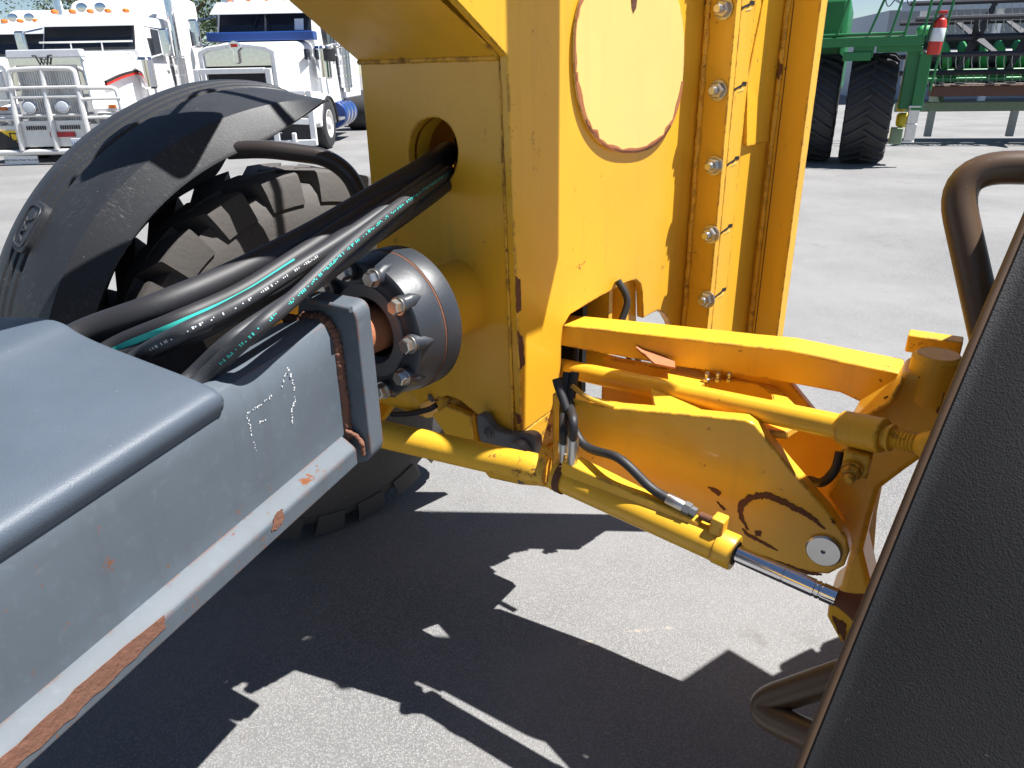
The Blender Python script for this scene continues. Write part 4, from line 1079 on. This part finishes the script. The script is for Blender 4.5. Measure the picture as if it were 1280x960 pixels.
# ---- truck with white box bull bar and black mesh grille
def truck_mesh(loc, rz, sc, label):
    T = empty('bonneted_truck', loc, label, 'truck', rz, GT); T.scale = (sc, sc, sc*.86)
    truck_body(T, .62, 2.06, roof=2.98, split=True, strip=True)
    gr_ = sub_empty('grille', T)
    out = [(-.66, .7), (.66, .7), (.66, 1.98), (.5, 2.07), (0, 2.14), (-.5, 2.07), (-.66, 1.98)]
    inn_ = [(-.57, .75), (.57, .75), (.57, 1.93), (.45, 1.99), (0, 2.05), (-.45, 1.99), (-.57, 1.93)]
    obj('surround', prism([Vector((x, -.06, z)) for x, z in out], Vector((0, .08, 0)), holes=[[Vector((x, -.06, z)) for x, z in inn_]]), 'truck_white', gr_, bevel=.02)
    obj('chrome_shell', prism([Vector((x, -.01, z)) for x, z in inn_], Vector((0, .02, 0))), 'chrome', gr_)
    obj('mesh_panel', box((0, -.02, 1.22), (1.10, .02, .98)), 'mesh_black', gr_)
    b_ = bmesh.new()
    for k in range(22): box((-.52+k*.0495, -.034, 1.22), (.012, .012, .96), b_)
    o_ = obj('mesh_wires', b_, 'dark_metal', gr_); o_['kind'] = 'stuff'
    obj('crest', prism([Vector((x, -.10, z)) for x, z in ((-.09, 2.14), (-.10, 2.04), (-.04, 1.98), (-.04, 1.78), (0, 1.74), (.04, 1.78), (.04, 1.98), (.10, 2.04), (.09, 2.14), (0, 2.18))], Vector((0, .04, 0))), 'chrome', gr_, bevel=.012)
    obj('crest_field', prism([Vector((x, -.112, z)) for x, z in ((-.055, 2.11), (-.055, 2.05), (.055, 2.05), (.055, 2.11))], Vector((0, .012, 0))), 'red_paint', gr_)
    obj('blue_cowl', prism([Vector((x, 1.40, z)) for x, z in ((-1.0, 2.22), (1.0, 2.22), (1.0, 2.40), (-1.0, 2.40))], Vector((0, .32, 0))), 'blue_paint', T, bevel=.02)
    bb = sub_empty('bull_bar', T); yb = -.38
    def beam_(a_, b2, w_=.10, d_=.08): 
        a_, b2 = Vector(a_), Vector(b2); d = (b2-a_); u = Vector((0, 1, 0)); s_ = d.normalized().cross(u)
        b3 = bmesh.new(); r_ = []
        for p in (a_, b2): r_.append([b3.verts.new(p+s_*w_/2*i+u*d_/2*j) for i, j in ((-1, -1), (1, -1), (1, 1), (-1, 1))])
        for k in range(4): b3.faces.new((r_[0][k], r_[0][(k+1) % 4], r_[1][(k+1) % 4], r_[1][k]))
        b3.faces.new(r_[0][::-1]); b3.faces.new(r_[1]); return obj('bar', b3, 'truck_white', bb, bevel=.012)
    for sx in (-1, 1):
        beam_((sx*.60, yb, .30), (sx*.60, yb, 1.66)); beam_((sx*1.22, yb+.06, .30), (sx*1.22, yb+.06, 1.24))
        beam_((sx*.65, yb, 1.20), (sx*1.17, yb+.06, 1.20), .09); beam_((sx*.65, yb, .70), (sx*1.17, yb+.06, .66), .12)
        obj('lamp_box', box((sx*.92, yb+.08, .46), (.50, .05, .30)), 'mesh_black', bb, bevel=.01)
        obj('tow_eye', box((sx*.90, yb-.02, .36), (.08, .06, .2)), 'truck_white', bb, bevel=.02)
    beam_((-.55, yb, 1.62), (.55, yb, 1.62)); beam_((-.55, yb, 1.20), (.55, yb, 1.20), .08); beam_((-1.27, yb+.05, .26), (1.27, yb+.05, .26), .12, .10)
    beam_((-.55, yb, .62), (.55, yb, .62), .40, .05)
    obj('paper_sheet', box((.66, 1.80, 2.55), (.17, .012, .24), M=Matrix.Rotation(R(-18), 3, 'X')), 'plate_white', T)
    for x, s_ in ((-.10, -1), (.0, 1)):
        obj('wiper', tube([(x, 1.72, 2.30), (x+.10*s_, 1.78, 2.52), (x+.0*s_, 1.90, 2.80)], .012, seg=6), 'mesh_black', T)
    obj('air_intake', lathe([(0, 0), (.1, .0), (.12, .03), (.12, .25), (.1, .28), (0, .28)], (1.22, 1.55, 1.78), (0, 0, 1), seg=20), 'mesh_black', T)
    obj('vent_window', box((.87, 1.30, 1.93), (.02, .42, .22)), 'glass', T, bevel=.02)
    return T
p_ = atz(316, 194, 0)
truck_mesh(p_, R(0), 1.27, 'white bonneted truck with white square bull bar, black mesh grille and blue strip below windscreen')
# ---- third truck, cut by the left edge of the picture
p_ = atz(-75, 200, 0)+Vector((.6, 1.2, 0))
T3 = empty('bonneted_truck', p_, 'white truck at the far left, cut off by the edge of the picture', 'truck', R(2), GT); T3.scale = (1.17, 1.17, 1.0)
truck_body(T3, .62, 2.06, roof=2.98)
obj('bumper', box((0, -.15, .55), (2.4, .2, .36)), 'stainless', T3, bevel=.05)
obj('grille', box((0, -.03, 1.35), (1.1, .05, 1.1)), 'stainless', T3, bevel=.04)

# ---- green combine harvester on dual wheels
CB = empty('combine_harvester', atz(1074, 207, 0), 'green combine harvester standing on black dual tyres with chevron treads', 'harvester', R(-24)); CB.scale = (.88,)*3
def ag_wheel(c, r, wd, parent):
    """c: bottom centre; axle along local x"""
    e = sub_empty('wheel', parent); cx, cy, _ = c; b_ = bmesh.new(); S = 64
    prof = [(-wd/2+.06, r*.60), (-wd/2, r*.68), (-wd/2-.01, r*.80), (-wd/2+.02, r*.91), (-wd*.3, r*.945), (0, r*.95), (wd*.3, r*.945), (wd/2-.02, r*.91), (wd/2+.01, r*.80), (wd/2, r*.68), (wd/2-.06, r*.60)]
    def P(o, q, rr): return Vector((cx+o, cy+rr*math.cos(q), r+rr*math.sin(q)))
    rg = [[b_.verts.new(P(o, 2*math.pi*k/S, rr)) for o, rr in prof] for k in range(S)]
    for k in range(S):
        for i in range(len(prof)-1): b_.faces.new((rg[k][i], rg[k][i+1], rg[(k+1) % S][i+1], rg[(k+1) % S][i]))
    nl_ = 24
    for sd in (-1, 1):
        for k in range(nl_):
            q0 = 2*math.pi*(k+(.5 if sd > 0 else 0))/nl_; secs = []
            for m_ in range(6):
                t_ = m_/5; o = sd*(wd/2+.012)*(1-t_)-sd*.03*t_; q = q0-.30*t_ if True else q0
                top_ = r*(.955 if m_ == 0 else 1.0) if m_ else r*.93; low = r*.90 if m_ else r*.84
                hw = .030 if m_ else .034
                secs.append([b_.verts.new(P(o, q+h, rr)) for h, rr in ((-hw, low), (-hw*.8, top_), (hw*.8, top_), (hw, low))])
            for x, y in zip(secs, secs[1:]):
                for i in range(4): j = (i+1) % 4; b_.faces.new((x[i], x[j], y[j], y[i]))
            b_.faces.new(secs[0]); b_.faces.new(secs[-1][::-1])
    obj('tyre', b_, 'tyre_dark', e)
    obj('rim', lathe([(r*.62, -wd*.4), (r*.58, -wd*.3), (r*.5, -.05), (.2, 0), (.2, .1), (r*.5, .1), (r*.58, wd*.3), (r*.62, wd*.4)], (cx, cy, r), (1, 0, 0), seg=40), 'jd_yellow', e)
ag_wheel((0, .6, 0), 1.04, .82, CB)
ag_wheel((-.98, .75, 0), 1.04, .78, CB)
def cbx(name, c, s, m_='green_paint', bev=.015, M=None): return obj(name, box(c, s, M=M), m_, CB, bevel=bev)
cbx('platform_beam', (-.2, -.1, 2.27), (1.9, .25, .17)); cbx('platform_deck', (-.6, .3, 2.40), (2.0, 1.0, .05))
cbx('lower_beam', (.35, .0, 2.16), (.75, .22, .16)); cbx('bracket', (-.25, -.05, 2.1), (.36, .2, .22))
cbx('gusset', (-.35, -.18, 2.02), (.5, .04, .16))
cbx('side_guard', (.64, .25, 1.62), (.24, .5, 1.1)); 
cbx('ladder_post', (.83, -.05, 1.55), (.20, .12, 1.0)); cbx('ladder_foot', (.80, -.05, .80), (.19, .10, .62), 'stainless')
cbx('foot_cap', (.80, -.05, 1.12), (.22, .13, .04), 'bar_alloy'); cbx('foot_cap', (.79, -.05, .80), (.21, .12, .03), 'bar_alloy'); cbx('foot_cap', (.785, -.05, .48), (.22, .13, .04), 'bar_alloy')
cbx('drive_case', (.60, .45, 1.2), (.16, .3, .40), 'jd_yellow', .05); cbx('drive_case', (.66, .4, .85), (.24, .3, .26), 'jd_yellow', .06)
cbx('stand', (.58, .3, .56), (.22, .3, .30), 'green_pale')
cbx('threshing_body', (-2.2, 3.2, 2.2), (3.2, 4.8, 1.9), 'green_paint', .12); cbx('grain_tank', (-2.2, 4.0, 3.5), (3.0, 3.0, .7), 'green_paint', .1)
cbx('operator_cab', (-2.2, .9, 3.7), (2.2, 1.9, 1.9), 'glass', .2); cbx('cab_roof', (-2.2, .9, 4.75), (2.4, 2.1, .25), 'green_paint', .1)
for pts in ([(-.75, -.2, 2.4), (-.55, -.2, 3.4)], [(-.2, -.2, 2.4), (.1, -.2, 3.4)], [(.15, -.2, 2.3), (.35, -.2, 3.4)], [(.40, -.2, 2.3), (.52, -.2, 3.4)], [(.70, -.2, 2.2), (.78, -.2, 3.4)], [(.78, -.2, 2.25), (1.0, -.2, 3.4)], [(1.0, -.1, 1.4), (1.14, -.1, 3.4)],
            [(-.6, -.2, 3.02), (.0, -.2, 3.02)]):
    obj('hand_rail', tube(pts, .022, seg=8), 'green_paint', CB)
for x0 in (-.1, .25):
    obj('chain', tube(catmull([(x0, -.2, 3.3), (x0+.15, -.2, 2.85), (x0+.35, -.2, 3.2)], 6), .010, seg=5), 'dark_metal', CB)
FX = empty('fire_extinguisher', CB.location+Matrix.Rotation(R(-24), 3, 'Z') @ Vector((.93, -.16, 2.02))*.88, 'red fire extinguisher with white label strapped to the green ladder post', 'extinguisher', R(-24)); FX.scale = (.88,)*3
obj('cylinder', lathe([(0, 0), (.105, 0), (.115, .03), (.115, .50), (.09, .58), (.04, .62), (.04, .66), (0, .66)], (0, 0, 0), (.05, 0, 1), seg=24), 'red_paint', FX)
obj('label_band', lathe([(.117, .22), (.118, .222), (.118, .44), (.117, .442)], (0, 0, 0), (.05, 0, 1), seg=24), 'plate_white', FX)
obj('handle', box((.03, -.02, .70), (.16, .04, .05)), 'red_paint', FX, bevel=.01)
obj('discharge_hose', tube(catmull([(.03, -.05, .66), (-.12, -.08, .5), (-.13, -.08, .2)], 5), .014, seg=8), 'hose_black', FX)

# ---- harvester header on its trailer
HD = empty('harvester_header', atz(1148, 183, 0)+Vector((.3, .6, 0)), 'long green and black harvester header with reel, parked behind the ladder post', 'header', R(-12))
def hbx(name, c, s, m_, bev=.01, parent=None): return obj(name, box(c, s), m_, parent or HD, bevel=bev)
LH = 9.0
hbx('back_sheet', (LH/2, 1.3, 1.75), (LH, .06, .9), 'dark_metal'); hbx('floor_pan', (LH/2, .85, 1.20), (LH, 1.0, .08), 'dark_metal')
hbx('green_trough', (LH/2, .42, 1.42), (LH, .10, .18), 'green_paint', .03); hbx('pale_rail', (LH/2, .3, 1.30), (LH, .06, .08), 'green_light', .02)
cb_ = hbx('cutter_bar', (LH/2+.05, .05, 1.08), (LH, .3, .22), 'rusty_edge', .03)
hbx('knife_rail', (LH/2, -.12, 1.21), (LH, .06, .03), 'asphalt_dirt', .008)
kb = bmesh.new()
for k in range(90): prism([Vector((k*.1, -.14, 1.205)), Vector((k*.1+.05, -.14, 1.205)), Vector((k*.1+.025, -.30, 1.19))], (0, 0, .015), kb)
o_ = obj('knife_fingers', kb, 'stainless', cb_, smooth=False); o_['kind'] = 'stuff'
# auger with green flights
au = obj('auger', tube([(0, .8, 1.72), (LH, .8, 1.72)], .20, seg=20), 'dark_metal', HD)
for k in range(24):
    x = .35+k*.36
    obj('auger_flight', lathe([(.19, -.02), (.33, .10), (.33, .13), (.19, .01)], (x, .8, 1.72), (1, 0, .28), seg=24, closed=True), 'green_light', au)
# reel: shaft, arms in a star at each station, bats with tines
reel = sub_empty('reel', HD)
obj('shaft', tube([(-.3, .2, 2.12), (LH, .2, 2.12)], .07, seg=12), 'reel_dark', reel)
for k in range(9):
    x = .80+k*.98
    for j in range(6):
        q = j*math.pi/3+.5
        d = Vector((0, math.cos(q), math.sin(q)))
        b_ = bmesh.new(); c0_ = Vector((x, .2, 2.12)); e_ = c0_+d*.66+Vector((.24*(1 if j % 2 else -1), 0, 0)); s_ = Vector((1, 0, 0))
        r0 = [b_.verts.new(c0_+s_*a_*.10+d.cross(s_)*h) for a_, h in ((-1, -.02), (1, -.02), (1, .02), (-1, .02))]
        r1 = [b_.verts.new(e_+s_*a_*.05+d.cross(s_)*h) for a_, h in ((-1, -.015), (1, -.015), (1, .015), (-1, .015))]
        for i in range(4): b_.faces.new((r0[i], r0[(i+1) % 4], r1[(i+1) % 4], r1[i]))
        b_.faces.new(r0[::-1]); b_.faces.new(r1)
        obj('reel_arm', b_, 'reel_dark', reel, smooth=False)
for j in range(6):
    q = j*math.pi/3+.5; c0_ = Vector((0, .2+.68*math.cos(q), 2.12+.68*math.sin(q)))
    bt = obj('reel_bat', tube([c0_-Vector((.6, 0, 0)), c0_+Vector((LH, 0, 0))], .05, seg=8), 'reel_dark', reel)
    tb = bmesh.new()
    for k in range(60):
        p = c0_+Vector((k*.15, 0, 0)); tube([p, p+Vector((.0, -.02, -.13)), p+Vector((.02, -.07, -.26))], .008, tb, 4)
    o_ = obj('reel_tines', tb, 'tine', reel); o_['kind'] = 'stuff'
dv = obj('crop_divider', loft([[Vector((LH*.33+.0+a_, y, 1.75+h)) for a_, h in ((-.03, -.02), (.03, -.02), (.03, .02), (-.03, .02))] if False else [Vector((2.25+x, y, 1.62+z)) for x, z in ((-w_, -h), (w_, -h), (w_, h), (-w_, h))] for y, w_, h in ((-.9, .01, .01), (-.3, .10, .14), (.6, .14, .26))]), 'green_light', HD, bevel=.02)
hbx('end_cone', (-.15, .2, 2.28), (.5, .25, .22), 'green_light', .1)
TR = empty('header_trailer', HD.location, 'pale grey green trailer frame carrying the long header', 'trailer', R(-12))
obj('main_rail', box((LH/2, .8, .72), (LH+.8, .12, .2)), 'green_pale', TR, bevel=.015)
for x in (.4, 2.1, 4.2, 6.5): obj('leg', box((x, .8, .36), (.14, .12, .56)), 'concrete', TR, bevel=.01)
for x in (.4, 2.6, 5.6): obj('cradle', prism([Vector((x, .4, .82)), Vector((x, 1.2, .82)), Vector((x, 1.2, 1.14)), Vector((x, .9, 1.14))], (.12, 0, 0)), 'green_pale', TR, bevel=.01)
for x in (7.4,): road_wheel(TR, (x, .3, .34), .34, .2)

# ---- shed beyond the header
SH = empty('shed', atz(1180, 128, 0), 'long blue grey shed with metal roof beyond the harvester header', 'shed', R(-10))
obj('wall', box((15, 7, 1.9), (34, 8, 3.8)), 'wall_blue', SH)
obj('roof', prism([Vector((-2.6, -.8, 3.75)), Vector((32.6, -.8, 3.75)), Vector((32.6, 7, 5.6)), Vector((-2.6, 7, 5.6))], (0, 0, .12)), 'roof_metal', SH)
obj('fascia', box((15, -.83, 3.72), (35.2, .08, .35)), 'wall_blue', SH)
for k in range(12): obj('post', box((-1.5+k*2.9, -.12, 1.85), (.25, .2, 3.6)), 'plate_white', SH)
for k in range(11):
    wv = obj('window', box((-.05+k*2.9, 2.97, 1.2), (2.0, .06, 1.1)), 'truck_white', SH); obj('pane', box((-.05+k*2.9, 2.93, 1.2), (1.8, .04, .9)), 'wall_blue', wv)

# ---- trees behind the trucks
def tree(loc, h, r, label, seed):
    rnd = random.Random(seed); T = empty('tree', loc, label, 'tree', 0, 'trees behind the parked trucks')
    b_ = tube([(0, 0, 0), (.1, 0, h*.3), (.05, .1, h*.55), (.1, .1, h*.8)], .2, seg=10, radii=[.30, .24, .16, .06])
    for k in range(7):
        a_ = rnd.random()*6.28; z = h*(.35+.4*rnd.random()); tube([(.08, .05, z), (math.cos(a_)*r*.5, math.sin(a_)*r*.5, z+h*.16), (math.cos(a_)*r*.8, math.sin(a_)*r*.8, z+h*.24)], .08, b_, 7, radii=[.11, .07, .02])
    obj('trunk', b_, 'bark', T)
    cl_ = [(rnd.uniform(-.8, .8)*r, rnd.uniform(-.8, .8)*r, h*rnd.uniform(.38, .95), rnd.uniform(.25, .5)*r) for _ in range(26)]
    c_ = bmesh.new()
    for x, y, z, q in cl_:
        for _ in range(260):
            d = Vector((rnd.gauss(0, 1), rnd.gauss(0, 1), rnd.gauss(0, 1))).normalized()*q*rnd.random()**.4
            p = Vector((x, y, z))+d; u = Vector((rnd.gauss(0, 1), rnd.gauss(0, 1), rnd.gauss(0, .6))).normalized(); v = u.orthogonal().normalized()
            s_ = rnd.uniform(.06, .13)
            c_.faces.new([c_.verts.new(p+u*s_*a_+v*s_*.45*b2) for a_, b2 in ((-1, 0), (0, -1), (1, 0), (0, 1))])
    obj('crown', c_, 'leaf', T, smooth=False)
tree(atz(250, 140, 0), 7.5, 3.0, 'dark leafy tree directly behind the truck with the polished bull bar', 3)
tree(atz(130, 132, 0), 8.5, 3.6, 'leafy tree behind the roof lamps of the leftmost trucks', 5)
tree(atz(340, 130, 0), 8.0, 3.2, 'leafy tree behind the truck with the blue strip', 8)
for o_ in bpy.data.objects:
    if '_world' in o_: del o_['_world']
